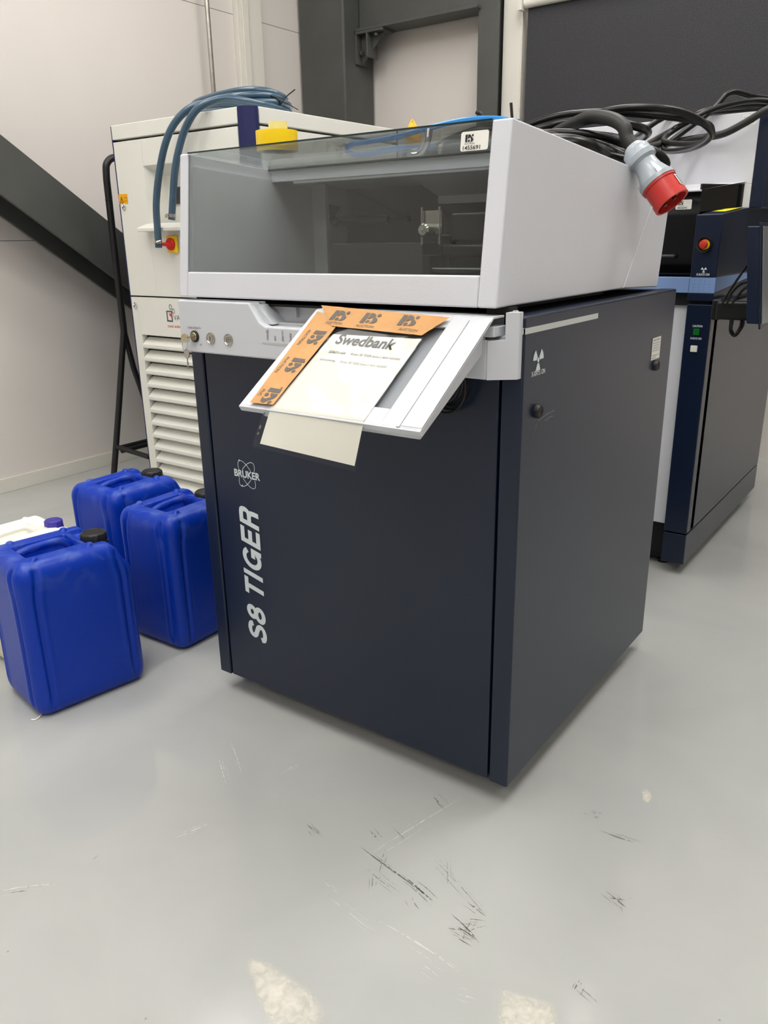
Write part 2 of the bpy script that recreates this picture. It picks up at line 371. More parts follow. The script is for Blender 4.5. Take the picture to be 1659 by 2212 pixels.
GLYPH = {
 'S': (0.80, [([(.69, .70), (.63, .83), (.41, .893), (.19, .83), (.14, .70), (.23, .59), (.42, .515), (.61, .43), (.69, .29), (.61, .165), (.40, .107), (.17, .165), (.10, .31)], 0, 1)]),
 '8': (0.76, [([(.39+.22*math.cos(R(a)), .71+.185*math.sin(R(a))) for a in range(0, 360, 20)], 1, 0), ([(.39+.27*math.cos(R(a)), .30+.195*math.sin(R(a))) for a in range(0, 360, 20)], 1, 0)]),
 ' ': (0.34, []),
 'T': (0.78, [([(0, .897), (.74, .897)], 0, 0), ([(.37, 0), (.37, .85)], 0, 0)]),
 'I': (0.36, [([(.14, 0), (.14, 1)], 0, 0)]),
 'G': (0.98, [([(.47+.36*math.cos(R(a)), .5+.39*math.sin(R(a))) for a in range(35, 326, 15)], 0, 0), ([(.81, .0), (.81, .52)], 0, 0), ([(.50, .43), (.90, .43)], 0, 0)]),
 'E': (0.78, [([(.13, 0), (.13, 1)], 0, 0), ([(.1, .9), (.72, .9)], 0, 0), ([(.1, .51), (.66, .51)], 0, 0), ([(.1, .1), (.74, .1)], 0, 0)]),
 'R': (0.82, [([(.13, 0), (.13, 1)], 0, 0), ([(.1, .9), (.48, .9), (.62, .85), (.67, .70), (.62, .56), (.48, .5), (.1, .5)], 0, 1), ([(.45, .5), (.58, .44), (.63, .30), (.655, 0)], 0, 1)]),
}
def stroke_text(mb, body, O, X, Y, h, k=1.0, t=0.205, shear=0.25, lift=0.0007):
    O, X, Y = Vector(O), Vector(X), Vector(Y); x = 0
    for ch_ in body:
        w_, st = GLYPH[ch_]
        for P, closed, sm in st:
            lift += 0.00003; stroke(mb, O+X*(x*h*k), X*k if k != 1 else X, Y, P, t, h, shear, lift, bool(closed), bool(sm))
        x += w_+0.045
XA, YA, ZA = Vector((1, 0, 0)), Vector((0, 1, 0)), Vector((0, 0, 1))

# ------------------------------------------------------------------ the room
WX, WY = -3.0, 3.2
struct(MB().box(-3.4, 5.6, -7.2, 3.6, -0.1, 0).build('floor', 'floor'))
struct(MB().box(-3.2, WX, -7, 3.4, 0, CEIL).build('wall_left', 'wall'))
struct(MB().box(-3.2, 5.6, WY, 3.4, 0, CEIL).build('wall_back', 'wall'))
struct(MB().box(5.4, 5.6, -7, 3.2, 0, CEIL).build('wall_right', 'wall'))
struct(MB().box(-3.2, 5.6, -7.2, -7, 0, CEIL).build('wall_front', 'wall'))
struct(MB().box(-3.2, 5.6, -7.2, 3.4, CEIL, CEIL+0.1).build('ceiling', 'reflwhite'))
struct(MB().box(WX, WX+0.012, -7, WY, 0, 0.068).build('baseboard_left', 'frame', bevel=0.002))
mb = MB().box(WX, WX+0.035, 2.37, 2.56, 0, CEIL); mb.box(WX+0.035, WX+0.045, 2.40, 2.447, 0, CEIL)
struct(mb.build('trim_1', 'frame', bevel=0.003))
# window behind the blind: frame and reveal
mb = MB(); mb.box(-1.715, -1.60, 3.10, WY, 0.85, CEIL); mb.box(-1.60, 1.3, 3.16, WY, 0.85, 0.92); mb.box(1.2, 1.3, 3.12, WY, 0.85, CEIL)
struct(mb.build('window_1', 'frame', bevel=0.004))
for x, y, pos in PANELS:
    t = thing('unseen_ceiling_light', 'unseen rectangular ceiling light panel, '+pos, 'ceiling light', (x, y, CEIL-0.05))
    mb = MB(); mb.box(x-0.33, x+0.33, y-0.63, y+0.63, CEIL-0.015, CEIL-0.001)
    for a in ((-0.33, -0.3, -0.63, 0.63), (0.3, 0.33, -0.63, 0.63), (-0.3, 0.3, -0.63, -0.6), (-0.3, 0.3, 0.6, 0.63)):
        mb.box(x+a[0], x+a[1], y+a[2], y+a[3], CEIL-0.04, CEIL-0.012)
    mb.build('housing', 'frame', t)
    MB().box(x-0.3, x+0.3, y-0.6, y+0.6, CEIL-0.03, CEIL-0.02).build('diffuser', 'lamp_dim' if x == -2.3 else 'lamp', t)

# steelwork
o = MB().box(-2.985, -2.645, 2.90, 3.19, 0, CEIL).build('steel_column', 'steel', bevel=0.014, seg=3)
tag(o, 'wide dark grey steel column standing in the room corner', 'steel column')
mb = MB(); mb.box(-1.835, -1.71, 3.04, 3.055, 0, CEIL); mb.box(-1.80, -1.745, 3.055, 3.185, 0, CEIL); mb.box(-1.835, -1.71, 3.175, 3.19, 0, CEIL)
tag(mb.build('steel_column', 'steel', bevel=0.003), 'narrow dark grey steel post beside the window blind', 'steel column')
t = thing('steel_beam', 'horizontal dark grey steel beam bolted between column and post', 'steel beam', (-2.2, 3.08, 2.3))
mb = MB(); mb.box(-2.64, -1.82, 3.0, 3.16, 2.27, 2.285); mb.box(-2.64, -1.82, 3.0, 3.16, 2.57, 2.585); mb.box(-2.64, -1.82, 3.045, 3.06, 2.285, 2.57)
mb.build('girder', 'steel', t, bevel=0.003)
mb = MB(); mb.box(-2.64, -2.44, 3.0, 3.12, 2.255, 2.27); mb.box(-2.645, -2.63, 3.0, 3.12, 2.255, 2.10)
mb.box(-2.56, -2.55, 3.0, 3.1, 2.13, 2.257)
mb.prism([(-2.63, 2.255), (-2.46, 2.255), (-2.63, 2.10)], 'y', 3.05, 3.06)
b = mb.build('bracket', 'steel', t, bevel=0.002)
mb = MB()
for x, z in ((-2.5, 2.24),):
    mb.lathe([(0.012, -0.012), (0.012, 0.0)], (x, 3.02, z+0.008), (0, 0, 1), 6)
mb.lathe([(0.012, 0), (0.012, 0.012)], (-2.62, 3.03, 2.16), (1, 0, 0), 6).lathe([(0.012, 0), (0.012, 0.012)], (-2.62, 3.09, 2.16), (1, 0, 0), 6)
mb.build('bolt', 'steel', b)
# diagonal brace on the left wall: H section lying on its side
def brace():
    sl = 0.705; L = math.sqrt(1+sl*sl); d = Vector((0, 1/L, -sl/L)); n = Vector((0, sl/L, 1/L))
    P0 = Vector((0, -2.5, 1.228+3.5*sl)); P1 = Vector((0, 2.74, 1.228-1.74*sl)); Lg = (P1-P0).length; h = 0.105
    mb = MB()
    for x in (-2.735, -2.945): mb.obox(P0+Vector((x-0.008, 0, 0))-n*h, (0.016, 0, 0), d*Lg, n*2*h)
    mb.obox(P0+Vector((-2.94, 0, 0))-n*0.007, (0.21, 0, 0), d*Lg, n*0.014)
    return mb.build('steel_brace', 'steel', bevel=0.003)
tag(brace(), 'diagonal dark grey steel brace running down along the left wall', 'steel brace')
t = thing('wall_pipe', 'thin stainless vertical pipe on the left wall above the chiller', 'pipe', (-2.93, 2.115, 0))
MB().tube([(-2.93, 2.115, 0), (-2.93, 2.115, CEIL)], 0.0125, 16, smooth=False).build('pipe', 'inox', t)
for z in (1.0, 3.0): MB().box(WX, -2.93, 2.10, 2.13, z, z+0.03).build('wall_clip', 'inox', t)

# roller blind
t = thing('roller_blind', 'charcoal fabric roller blind pulled down over the window', 'roller blind', (-0.2, 3.08, 2.24))
MB().box(-1.565, 1.15, 3.088, 3.0905, 0.9, 2.26).build('fabric', 'blind', t)
MB().tube([(-1.575, 3.075, 2.262), (1.16, 3.075, 2.262)], 0.023, 20, smooth=False).build('roller_tube', 'frame', t)
mb = MB().box(-1.60, -1.58, 3.04, 3.11, 2.23, 2.30); mb.build('bracket', 'frame', t)
MB().box(-1.6, 1.19, 3.10, 3.16, 2.30, 2.36).build('head_box', 'blackpl', t)
mb = MB()
for k in range(130):
    z = 2.25-k*0.0103
    mb.lathe([(0.0001, -0.0028), (0.0026, -0.001), (0.0026, 0.001), (0.0001, 0.0028)], (-1.583, 3.055, z), n=6)
mb.build('bead_chain', 'frame', t)

# ------------------------------------------------------------------ the spectrometer in front
sp = thing('xray_spectrometer', 'large navy and light grey lab cabinet with glazed lid, lettered S8 TIGER', 'lab machine', (-0.42, 0.41, 0))
TH = R(34); TS = Vector((0, -math.cos(TH), -math.sin(TH))); TO = Vector((-0.415, -0.045, 0.988)); TN = Vector((0, -math.sin(TH), math.cos(TH)))
def main_machine():
    MB().box(-0.80, -0.03, 0.02, 0.82, 0.07, 0.985).build('body', 'black', sp)
    mb = MB()
    # side panels are folded sheets: front face, outer face, top ledge
    mb.box(-0.041, 0.0, 0.0, 0.826, 0.05, 0.986)
    r = mb.build('side_panel', 'navy', sp, bevel=0.004, seg=3)
    MB().box(-0.836, -0.797, 0.0, 0.826, 0.05, 0.90).build('side_panel', 'navy', sp, bevel=0.004, seg=3)
    d = MB().box(-0.792, -0.0455, 0.001, 0.02, 0.053, 0.895).build('door', 'navy', sp, bevel=0.003)
    MB().box(-0.79, -0.04, 0.81, 0.826, 0.06, 0.98).build('rear_panel', 'navy', sp, bevel=0.003)
    for x in (-0.74, -0.1):
        for y in (0.1, 0.73):
            mb = MB(); mb.tube([(x-0.014, y, 0.026), (x+0.014, y, 0.026)], 0.026, 16, smooth=False); mb.box(x-0.02, x+0.02, y-0.02, y+0.02, 0.045, 0.072)
            mb.build('caster', 'blackpl', sp)
    # lettering on the door
    mb = MB(); stroke_text(mb, 'S8 TIGER', (-0.6565, 0.001, 0.175), ZA, -XA, 0.0620, 0.937)
    mb.build('lettering', 'print', sp)
    mb = MB(); O = Vector((-0.684, 0.001, 0.6075))
    text_into(mb, 'BRUKER', 0.0235, O+Vector((-0.041, 0, -0.008)), XA, ZA, bold=0.03, width=0.082, lift=0.0012)
    def orbit(a, ra, rb):
        N = 56; pts = []
        for k in range(N):
            th = 2*math.pi*k/N; x, y = ra*math.cos(th), rb*math.sin(th)
            pts.append(Vector((x*math.cos(a)-y*math.sin(a), 0, x*math.sin(a)+y*math.cos(a))))
        for k in range(N):
            p, q = pts[k], pts[(k+1) % N]
            if abs((p.z+q.z)/2) < 0.0105: continue
            t = (q-p).normalized(); nn = Vector((-t.z, 0, t.x))*0.0007
            mb.face([O+p-nn+Vector((0, -0.0009, 0)), O+q-nn+Vector((0, -0.0009, 0)), O+q+nn+Vector((0, -0.0009, 0)), O+p+nn+Vector((0, -0.0009, 0))])
    orbit(R(52), 0.037, 0.0165); orbit(R(128), 0.037, 0.0165)
    for a, b in ((-0.021, 0.031), (-0.017, -0.029)):
        flat(mb, O+Vector((a, 0, b)), XA, ZA, circ(0, 0, 0.0022, 10), 0.0013)
    mb.build('emblem', 'print', sp, keepnormals=True)
    # side panel marks
    mb = MB(); trefoil(mb, (0, 0.0555, 0.909), YA, ZA, 0.021)
    text_into(mb, 'X-RAYS ON', 0.0125, (0, 0.0305, 0.8825), YA, ZA, bold=0.02, width=0.055)
    mb.build('warning_sign', 'print', r, keepnormals=True)
    mb = MB(); mb.box(-0.0215, 0.0006, -0.0006, 0.002, 0.9575, 0.968); mb.box(-0.002, 0.0007, -0.0006, 0.319, 0.9575, 0.9675)
    mb.build('light_strip', 'stripbar', r)
    for y, z in ((0.058, 0.8185), (0.708, 0.8145)):
        mb = MB().lathe([(0.0125, 0), (0.0125, 0.006), (0.0105, 0.009), (0.0102, 0.009), (0.0085, 0.0075), (0.003, 0.0075), (0.0001, 0.009)], (0, y, z), (1, 0, 0), 24)
        mb.build('lock', 'blackpl', r)
    mb = MB(); flat(mb, (0, 0.673, 0.830), YA, ZA, [(0, 0), (0.062, 0.0), (0.062, 0.052), (0, 0.052)])
    lb = mb.build('label', 'label', r, keepnormals=True); lb['label'] = 'small white printed label'
    mb = MB()
    text_into(mb, 'Achtung!  Attention!', 0.007, (0, 0.677, 0.8745), YA, ZA, bold=0.01, width=0.05, lift=0.0012)
    for i, tx in enumerate(('Before any maintenance', 'work only have your', 'qualified service man', 'before removing the panel', '', 'Wartungsarbeiten nur vom', 'Fachpersonal.')):
        if tx: text_into(mb, tx, 0.0055, (0, 0.677, 0.8675-0.0058*i), YA, ZA, lift=0.0012, width=0.05 if i not in (6,) else 0.028)
    mb.build('print', 'inkgrey', lb, keepnormals=True)
    # scratches by the lock
    mb = MB()
    for P in ([(0.068, 0.7985), (0.10, 0.8045), (0.135, 0.806)], [(0.095, 0.793), (0.115, 0.797), (0.13, 0.7965)], [(0.05, 0.77), (0.055, 0.785), (0.062, 0.795)]):
        for p, q in zip(P, P[1:]): mb.face([(0.0005, p[0], p[1]), (0.0005, q[0], q[1]), (0.0005, q[0], q[1]+0.0005), (0.0005, p[0], p[1]+0.0005)])
    mb.build('scratch', 'ledbar', r)

    # console band under the lid
    mb = MB()
    mb.prism([(-0.8125, 0.884), (-0.046, 0.884), (-0.046, 0.950), (-0.5518, 0.9495), (-0.568, 0.957), (-0.5955, 0.9945), (-0.8125, 0.9945)], 'y', -0.045, -0.012)
    cns = mb.build('console', 'white2', sp, bevel=0.004, seg=3)
    mb = MB(); mb.prism([(-0.046, -0.045), (-0.004, -0.013), (-0.004, 0.0), (-0.046, 0.0)], 'z', 0.884, 0.9495)
    mb.prism([(-0.0225, -0.0271), (-0.004, -0.013), (-0.004, 0.0), (-0.0225, 0.0)], 'z', 0.949, 0.9945)
    mb.build('end_cap', 'white2', cns, bevel=0.0006)
    mb = MB(); mb.box(-0.8125, -0.008, -0.012, 0.0, 0.884, 0.955); mb.box(-0.60, -0.0225, 0.012, 0.02, 0.93, 0.9945); mb.box(-0.8125, -0.59, -0.012, 0.02, 0.95, 0.9945); mb.box(-0.5115, -0.5095, 0.002, 0.014, 0.965, 0.9945)
    mb.prism([(-0.59, 0.99), (-0.585, 0.99), (-0.545, 0.952), (-0.55, 0.952), (-0.6, 0.952)], 'y', -0.03, 0.015)
    mb.build('grip_recess', 'white2', cns, bevel=0.002)
    MB().box(-0.80, -0.03, 0.0, 0.03, 0.985, 1.0).build('seal', 'black', sp)
    # two round push buttons
    for x, g in ((-0.7141, 'I'), (-0.6604, 'O')):
        mb = MB().lathe([(0.0125, 0), (0.0125, 0.0025), (0.0105, 0.0035), (0.0095, 0.0022), (0.0078, 0.0022), (0.0075, 0.003), (0.0001, 0.003)], (x, -0.045, 0.9175), (0, -1, 0), 36)
        bt = mb.build('push_button', 'inox', cns)
        mb = MB()
        if g == 'I': mb.box(x-0.0008, x+0.0008, -0.0484, -0.0478, 0.913, 0.922)
        else:
            mb.tube([(x+0.0045*math.cos(R(a)), -0.048, 0.9175+0.0045*math.sin(R(a))) for a in range(0, 360, 20)], 0.0006, 6, closed=True, sub=2)
            mb.tube([(x, -0.0478, 0.9175), (x, -0.0486, 0.9175)], 0.0012, 10, smooth=False)
        mb.build('symbol', 'ink', bt)
    # key switch
    mb = MB().lathe([(0.0125, 0), (0.0125, 0.003), (0.0108, 0.0045), (0.0095, 0.0045), (0.0092, 0.003)], (-0.764, -0.045, 0.919), (0, -1, 0), 32)
    ks = mb.build('key_switch', 'blackpl', cns)
    MB().lathe([(0.009, 0.001), (0.009, 0.005), (0.008, 0.006), (0.0001, 0.006)], (-0.764, -0.045, 0.919), (0, -1, 0), 28).build('barrel', 'brass', ks)
    # indicators
    mb = MB(); text_into(mb, 'Caution X-Rays On', 0.0068, (-0.7855, -0.045, 0.9355), XA, ZA, width=0.042)
    text_into(mb, 'off', 0.006, (-0.7515, -0.045, 0.9005), XA, ZA)
    for i, wd in enumerate(('ready', 'on', 'alarm', 'busy')):
        text_into(mb, wd, 0.0095, (-0.5445+i*0.0208, -0.045, 0.9225), ZA, -XA)
    mb.build('print', 'inkgrey', cns, keepnormals=True)
    MB().box(-0.5625, -0.452, -0.0456, -0.04, 0.9145, 0.9185).build('indicator_bar', 'ledbar', cns)

    # fold-out tray: plate, raised rail, rim and body
    def T(u, v, n=0.0): return TO+XA*u+TS*v+TN*n
    W_, L_ = 0.380, 0.262
    mb = MB()
    def slab(u0, u1, v0, v1, n0, n1): mb.obox(T(u0, v0, n0), XA*(u1-u0), TS*(v1-v0), TN*(n1-n0))
    slab(0, 0.03, 0, L_, -0.004, 0); slab(0.304, W_, 0, L_, -0.004, 0); slab(0.03, 0.304, 0, 0.03, -0.004, 0); slab(0.03, 0.304, 0.226, L_, -0.004, 0)
    slab(0.335, 0.341, 0.012, L_, 0, 0.0025); slab(0.341, W_, 0.012, L_-0.004, -0.001, 0.0012)
    # lower rim folded down, top lip reaching back to the console
    slab(0.0, W_, L_-0.003, L_+0.003, -0.011, 0.0)
    mb.obox(T(0.0, 0, -0.004), XA*W_, Vector((0, 0.035, 0.0)), ZA*0.004)
    tr = mb.build('tray', 'white2', sp, bevel=0.0022, seg=2)
    mb = MB(); 
    mb.obox(T(0.028, 0.02, -0.011), XA*0.28, TS*0.215, TN*0.004)
    mb.build('tray_recess', 'midgrey', tr)  # recess shade put into the colour along with its own grey
    mb = MB()
    # body under the plate: wedge whose underside slopes back to the console
    a, b = T(0.045, L_-0.012, -0.014), T(0.045, L_-0.012, -0.036)
    mb.prism([(T(0, 0.0, -0.014).y, T(0, 0, -0.014).z), (a.y, a.z), (b.y, b.z), (T(0, 0.06, -0.05).y, T(0, 0.06, -0.05).z), (-0.03, 0.935)], 'x', TO.x+0.03, TO.x+W_-0.02)
    mb.build('tray_body', 'white2', tr, bevel=0.002)
    mb = MB(); mb.box(-0.40, -0.035, -0.043, 0.0, 0.955, 0.972); mb.build('hinge_bar', 'white2', tr, bevel=0.002)
    # black cable looped under the console
    mb = MB()
    for k, (rr, dx, dz) in enumerate(((0.036, 0, 0), (0.040, 0.004, -0.002), (0.033, -0.004, 0.003), (0.044, 0.0, -0.004))):
        P = [(-0.142+dx+rr*math.cos(R(a)), -0.012-0.003*k, 0.868+dz+rr*1.15*math.sin(R(a))) for a in range(0, 360, 30)]
        mb.tube(P, 0.0028, 8, closed=True, sub=5)
    mb.build('cable_loop', 'rubber', sp)

    # ---- lid
    prof = [(-0.0372, 1.001), (0.0, 1.2877), (0.557, 1.247), (0.687, 1.173), (0.543, 1.001)]
    def front(z, off=0): # point on the leaning front plane
        t = (z-1.001)/(1.2877-1.001); return (-0.0372+0.0372*t+off, z)
    mb = MB()
    mb.prism(prof, 'x', -0.0715, -0.035); mb.prism(prof, 'x', -0.8126, -0.787)
    zb = 1.0525
    mb.prism([front(1.001), front(zb), front(zb, 0.012), front(1.001, 0.012)], 'x', -0.787, -0.0715)
    def roof(y, dn=0): return (y, 1.2877-0.0726*y+dn)
    mb.prism([roof(0.245), roof(0.557), (0.687, 1.173), (0.675, 1.165), roof(0.55, -0.018), roof(0.26, -0.018), roof(0.245, -0.03)], 'x', -0.787, -0.0715)
    lid = mb.build('lid', 'white', sp, bevel=0.0035, seg=3)
    mb = MB(); mb.prism([front(zb, 0.002), front(1.2865, 0.002), front(1.2865, 0.006), front(zb, 0.006)], 'x', -0.787, -0.0715)
    fg = mb.build('front_glass', 'glass', lid)
    mb = MB(); mb.prism([roof(0.002, 0.0005), roof(0.24, 0.0005), roof(0.24, -0.0035), roof(0.002, -0.0035)], 'x', -0.787, -0.0715)
    mb.build('top_glass', 'glasstop', lid)
    mb = MB(); mb.prism([(-0.0015, 1.2868), (0.0028, 1.2868), (0.0028, 1.2895), (-0.0015, 1.2895)], 'x', -0.787, -0.0715)
    mb.prism([roof(0.238, 0.0), roof(0.243, 0.0), roof(0.243, -0.005), roof(0.238, -0.005)], 'x', -0.787, -0.0715)
    mb.build('glass_edge', 'glassedge', lid)
    # rear fixed hood
    mb = MB(); mb.prism([(0.548, 1.001), (0.692, 1.1735), (0.60, 1.24), (0.82, 1.192), (0.785, 0.992)], 'x', -0.8126, -0.0352)
    mb.build('rear_hood', 'white', sp, bevel=0.003)
    # inside of the chamber
    MB().prism([front(1.003, 0.012), front(1.262, 0.012), (0.40, 1.235), (0.40, 1.003)], 'x', -0.7865, -0.782).build('inner_wall', 'ingrey', sp)
    mb = MB(); mb.box(-0.79, -0.74, 0.385, 0.40, 1.0, 1.255); mb.box(-0.778, -0.76, 0.40, 0.50, 1.0, 1.24); mb.build('inner_corner_post', 'ingrey', sp, bevel=0.002)
    MB().box(-0.778, -0.075, 0.495, 0.505, 1.0, 1.245).build('inner_back_wall', 'indark', sp)  # shade at the back of the chamber put into this wall's colour
    MB().box(-0.785, -0.073, 0.0, 0.53, 0.99, 1.004).build('chamber_floor', 'black', sp)
    mb = MB(); mb.box(-0.72, -0.075, 0.247, 0.275, 1.235, 1.252); mb.build('roof_rail', 'ingrey', sp, bevel=0.003)
    # gas strut with its triangular bracket
    mb = MB(); mb.prism([(0.40, 1.20), (0.46, 1.192), (0.43, 1.165), (0.425, 1.15), (0.415, 1.165)], 'x', -0.757, -0.753)
    gb = mb.build('strut_bracket', 'indark', sp)
    mb = MB().tube([(-0.745, 0.428, 1.158), (-0.66, 0.455, 1.160)], 0.006, 14, smooth=False); mb.tube([(-0.735, 0.431, 1.158), (-0.70, 0.441, 1.159)], 0.0105, 14, smooth=False)
    mb.lathe([(0.0001, -0.011), (0.008, -0.008), (0.011, 0), (0.008, 0.008), (0.0001, 0.011)], (-0.748, 0.427, 1.158), n=16)
    mb.tube([(-0.73, 0.433, 1.158), (-0.60, 0.455, 1.158)], 0.0105, 16, smooth=False); mb.tube([(-0.60, 0.455, 1.158), (-0.55, 0.463, 1.158)], 0.003, 10, smooth=False)
    mb.lathe([(0.0001, -0.007), (0.006, -0.005), (0.008, 0), (0.006, 0.005), (0.0001, 0.007)], (-0.548, 0.463, 1.158), n=14)
    mb.build('gas_strut', 'indark', sp)
    # gripper carriage with motor, rail and belts
    mb = MB(); mb.box(-0.66, -0.40, 0.30, 0.40, 1.0, 1.105); mb.build('inner_housing', 'indark', sp, bevel=0.004)
    mb = MB(); mb.box(-0.29, -0.18, 0.235, 0.29, 1.105, 1.16); mb.box(-0.31, -0.20, 0.23, 0.3, 1.075, 1.10); mb.box(-0.32, -0.295, 0.24, 0.27, 1.04, 1.12)
    g = mb.build('gripper_carriage', 'blackpl', sp, bevel=0.006)
    mb = MB(); mb.box(-0.345, -0.297, 0.215, 0.22, 1.12, 1.165); 
    for x in (-0.342, -0.30): mb.tube([(x, 0.21, 1.10), (x, 0.21, 1.172)], 0.0022, 8, smooth=False)
    mb.build('gripper_plate', 'inox', g)
    MB().lathe([(0.013, 0), (0.013, 0.03), (0.010, 0.034), (0.004, 0.034), (0.0001, 0.036)], (-0.322, 0.215, 1.128), (0, -1, 0), 24).build('motor_pulley', 'inox', g)
    mb = MB(); mb.box(-0.32, -0.075, 0.20, 0.23, 1.045, 1.052); mb.box(-0.32, -0.075, 0.20, 0.23, 1.01, 1.02); mb.box(-0.33, -0.31, 0.19, 0.24, 1.004, 1.08)
    mb.build('linear_rail', 'blackpl', sp, bevel=0.002)
    mb = MB(); mb.box(-0.31, -0.075, 0.198, 0.1995, 1.053, 1.0555); mb.box(-0.31, -0.075, 0.198, 0.1995, 1.033, 1.0355)
    mb.build('drive_belt', 'ledbar', sp)
    mb = MB(); mb.prism([(0.25, 1.245), (0.40, 1.20), (0.405, 1.205), (0.25, 1.25)], 'x', -0.42, -0.075); mb.box(-0.42, -0.075, 0.395, 0.41, 1.185, 1.205)
    mb.build('inner_shelf', 'ingrey', sp)
    mb = MB(); mb.box(-0.215, -0.185, 0.33, 0.335, 1.185, 1.225); mb.box(-0.21, -0.2, 0.325, 0.335, 1.172, 1.187); mb.build('shelf_bracket', 'blackpl', sp, bevel=0.001)
    # auction sticker on the front glass
    def sticker(O, X, Y, num, par, wd=0.051, ht=0.0295):
        mb = MB(); flat(mb, O, X, Y, [(0.003, 0), (wd-0.003, 0), (wd-0.001, 0.001), (wd, 0.003), (wd, ht-0.003), (wd-0.001, ht-0.001), (wd-0.003, ht), (0.003, ht), (0.001, ht-0.001), (0, ht-0.003), (0, 0.003), (0.001, 0.001)], 0.001)
        s = mb.build('auction_sticker', 'label', par, keepnormals=True); s['label'] = 'white sticker with number '+num
        mb = MB(); O = Vector(O); X = Vector(X).normalized(); Y = Vector(Y).normalized()
        ps_logo(mb, O+X*0.0085+Y*0.0135, X, Y, 0.0115, 0.0016)
        text_into(mb, num, 0.0088, O+X*0.003+Y*0.0018, X, Y, bold=0.01, width=0.032, lift=0.0016)
        text_into(mb, 'AUCTION', 0.0035, O+X*0.007+Y*0.0098, X, Y, width=0.019, lift=0.0016)
        mb.build('print', 'ink', s, keepnormals=True)
    upf = Vector((0, 0.0372, 0.2867)).normalized()
    sticker((-0.1270, -0.0037, 1.2445), XA, upf, '1455691', fg)
    return sticker
sticker = main_machine()

# keys hanging in the key switch
t = thing('key_ring', 'small key in the console key switch with a second key hanging below', 'keys', (-0.764, -0.058, 0.915))
mb = MB(); mb.box(-0.766, -0.762, -0.052, -0.0505, 0.916, 0.922)
mb.prism([(-0.764+0.0135*math.cos(R(a))-0.012, 0.9165+0.0095*math.sin(R(a))) for a in range(0, 360, 20)], 'y', -0.064, -0.0622)
mb.obox((-0.768, -0.064, 0.917), (0.003, 0, 0), (0, 0.014, 0), (0, 0, 0.003)); mb.build('key', 'brass', t, bevel=0.0004)
MB().tube([(-0.779+0.0085*math.cos(R(a)), -0.0628+0.0035*math.sin(R(a)), 0.903+0.0125*math.sin(R(a))) for a in range(0, 360, 30)], 0.0006, 6, closed=True, sub=4).build('ring', 'inox', t)
mb = MB(); mb.prism([(-0.7755+0.0085*math.cos(R(a)), 0.883+0.0105*math.sin(R(a))) for a in range(0, 360, 20)], 'y', -0.0645, -0.0625)
mb.box(-0.7768, -0.7735, -0.0642, -0.0628, 0.850, 0.874); mb.box(-0.7755, -0.7715, -0.0642, -0.0628, 0.852, 0.857); mb.box(-0.7755, -0.772, -0.0642, -0.0628, 0.861, 0.865)
mb.build('key', 'inox', t, bevel=0.0003)

# ------------------------------------------------------------------ document in its sleeve, taped on the tray
doc = thing('document_sleeve', 'printed bank sheet in a plastic sleeve taped over the tray', 'document', tuple(TO+XA*0.17+TS*0.13))
def T(u, v, n=0.0): return TO+XA*u+TS*v+TN*n
def bilerp(a, b, c, d, s, t): return (a*(1-s)+b*s)*(1-t)+(c*(1-s)+d*s)*t
def sheet(s, t, n=0.0, wr=0.0):
    # s across 0..1, t along 0..1 (0.72 = the fold over the tray edge)
    A, B, C, D = T(0.074, 0.056), T(0.279, 0.053), T(0.061, 0.259), T(0.277, 0.259)
    E, F = Vector((-0.361, -0.288, 0.779)), Vector((-0.146, -0.279, 0.765))
    wv = 0.0
    if wr:
        wv = wr*(0.5+0.5*math.sin(7*s+5*t+2*math.sin(5*t)))*math.sin(15*t+3*s+math.sin(6*s))+0.12*wr*math.sin(19*s-31*t+2*math.sin(8*s))
    if t < 0.70: p = bilerp(A, B, C, D, s, t/0.72*0.995); nn = TN
    elif t > 0.745: p = bilerp(C, D, E, F, s, (t-0.72)/0.28); nn = Vector((0, -0.94, 0.3))
    else:
        k = (t-0.70)/0.045; p0 = bilerp(A, B, C, D, s, 0.70/0.72*0.995); p1 = bilerp(C, D, E, F, s, (0.745-0.72)/0.28); c = bilerp(C, D, E, F, s, 0)+TN*0.002
        p = p0*(1-k)**2+c*2*k*(1-k)+p1*k*k; nn = (TN*(1-k)+Vector((0, -0.94, 0.3))*k).normalized()
    return p+nn*(n+wv+abs(wr)*0.6)
mb = MB().grid(lambda s, t: sheet(0.06+0.92*s, 0.04+0.93*t, 0.0012, 0.0), 20, 60); mb.build('paper_sheet', 'paper', doc, keepnormals=True, angle=80)
mb = MB().grid(lambda s, t: sheet(s, t, 0.0030, 0.0012), 60, 110); mb.build('plastic_sleeve', 'sleeve', doc, angle=180)
for t_ in (0.33, 0.57, 0.64, 0.765, 0.86, 0.905):
    c = sheet(0.03, t_, 0.0055); u = (sheet(0.05, t_)-sheet(0.03, t_)).normalized(); v = (sheet(0.03, t_+0.01)-sheet(0.03, t_)).normalized()
    mb = MB(); mb.face([c+u*0.0026*math.cos(R(a))+v*0.0026*math.sin(R(a))*(1.5 if t_ in (0.86,) else 1) for a in range(0, 360, 24)]); mb.build('punch_hole', 'inkgrey', doc, keepnormals=True)
mb = MB(); X = XA*1.0+TS*0.035; X.normalize(); Y = X.cross(TN)*-1 if X.cross(TN).dot(-TS) < 0 else X.cross(TN)
text_into(mb, 'Swedbank', 0.036, T(0.104, 0.091, 0.0015), X, Y, bold=0.022, shear=0.0, width=0.128, lift=0.0007)
text_into(mb, '2206281684', 0.0085, T(0.106, 0.116, 0.0015), X, Y, width=0.038, lift=0.0007, bold=0.005)
text_into(mb, 'Bruker S8 TIGER Series II 4kW WDXRF', 0.0085, T(0.156, 0.117, 0.0015), X, Y, width=0.106, lift=0.0007, bold=0.005)
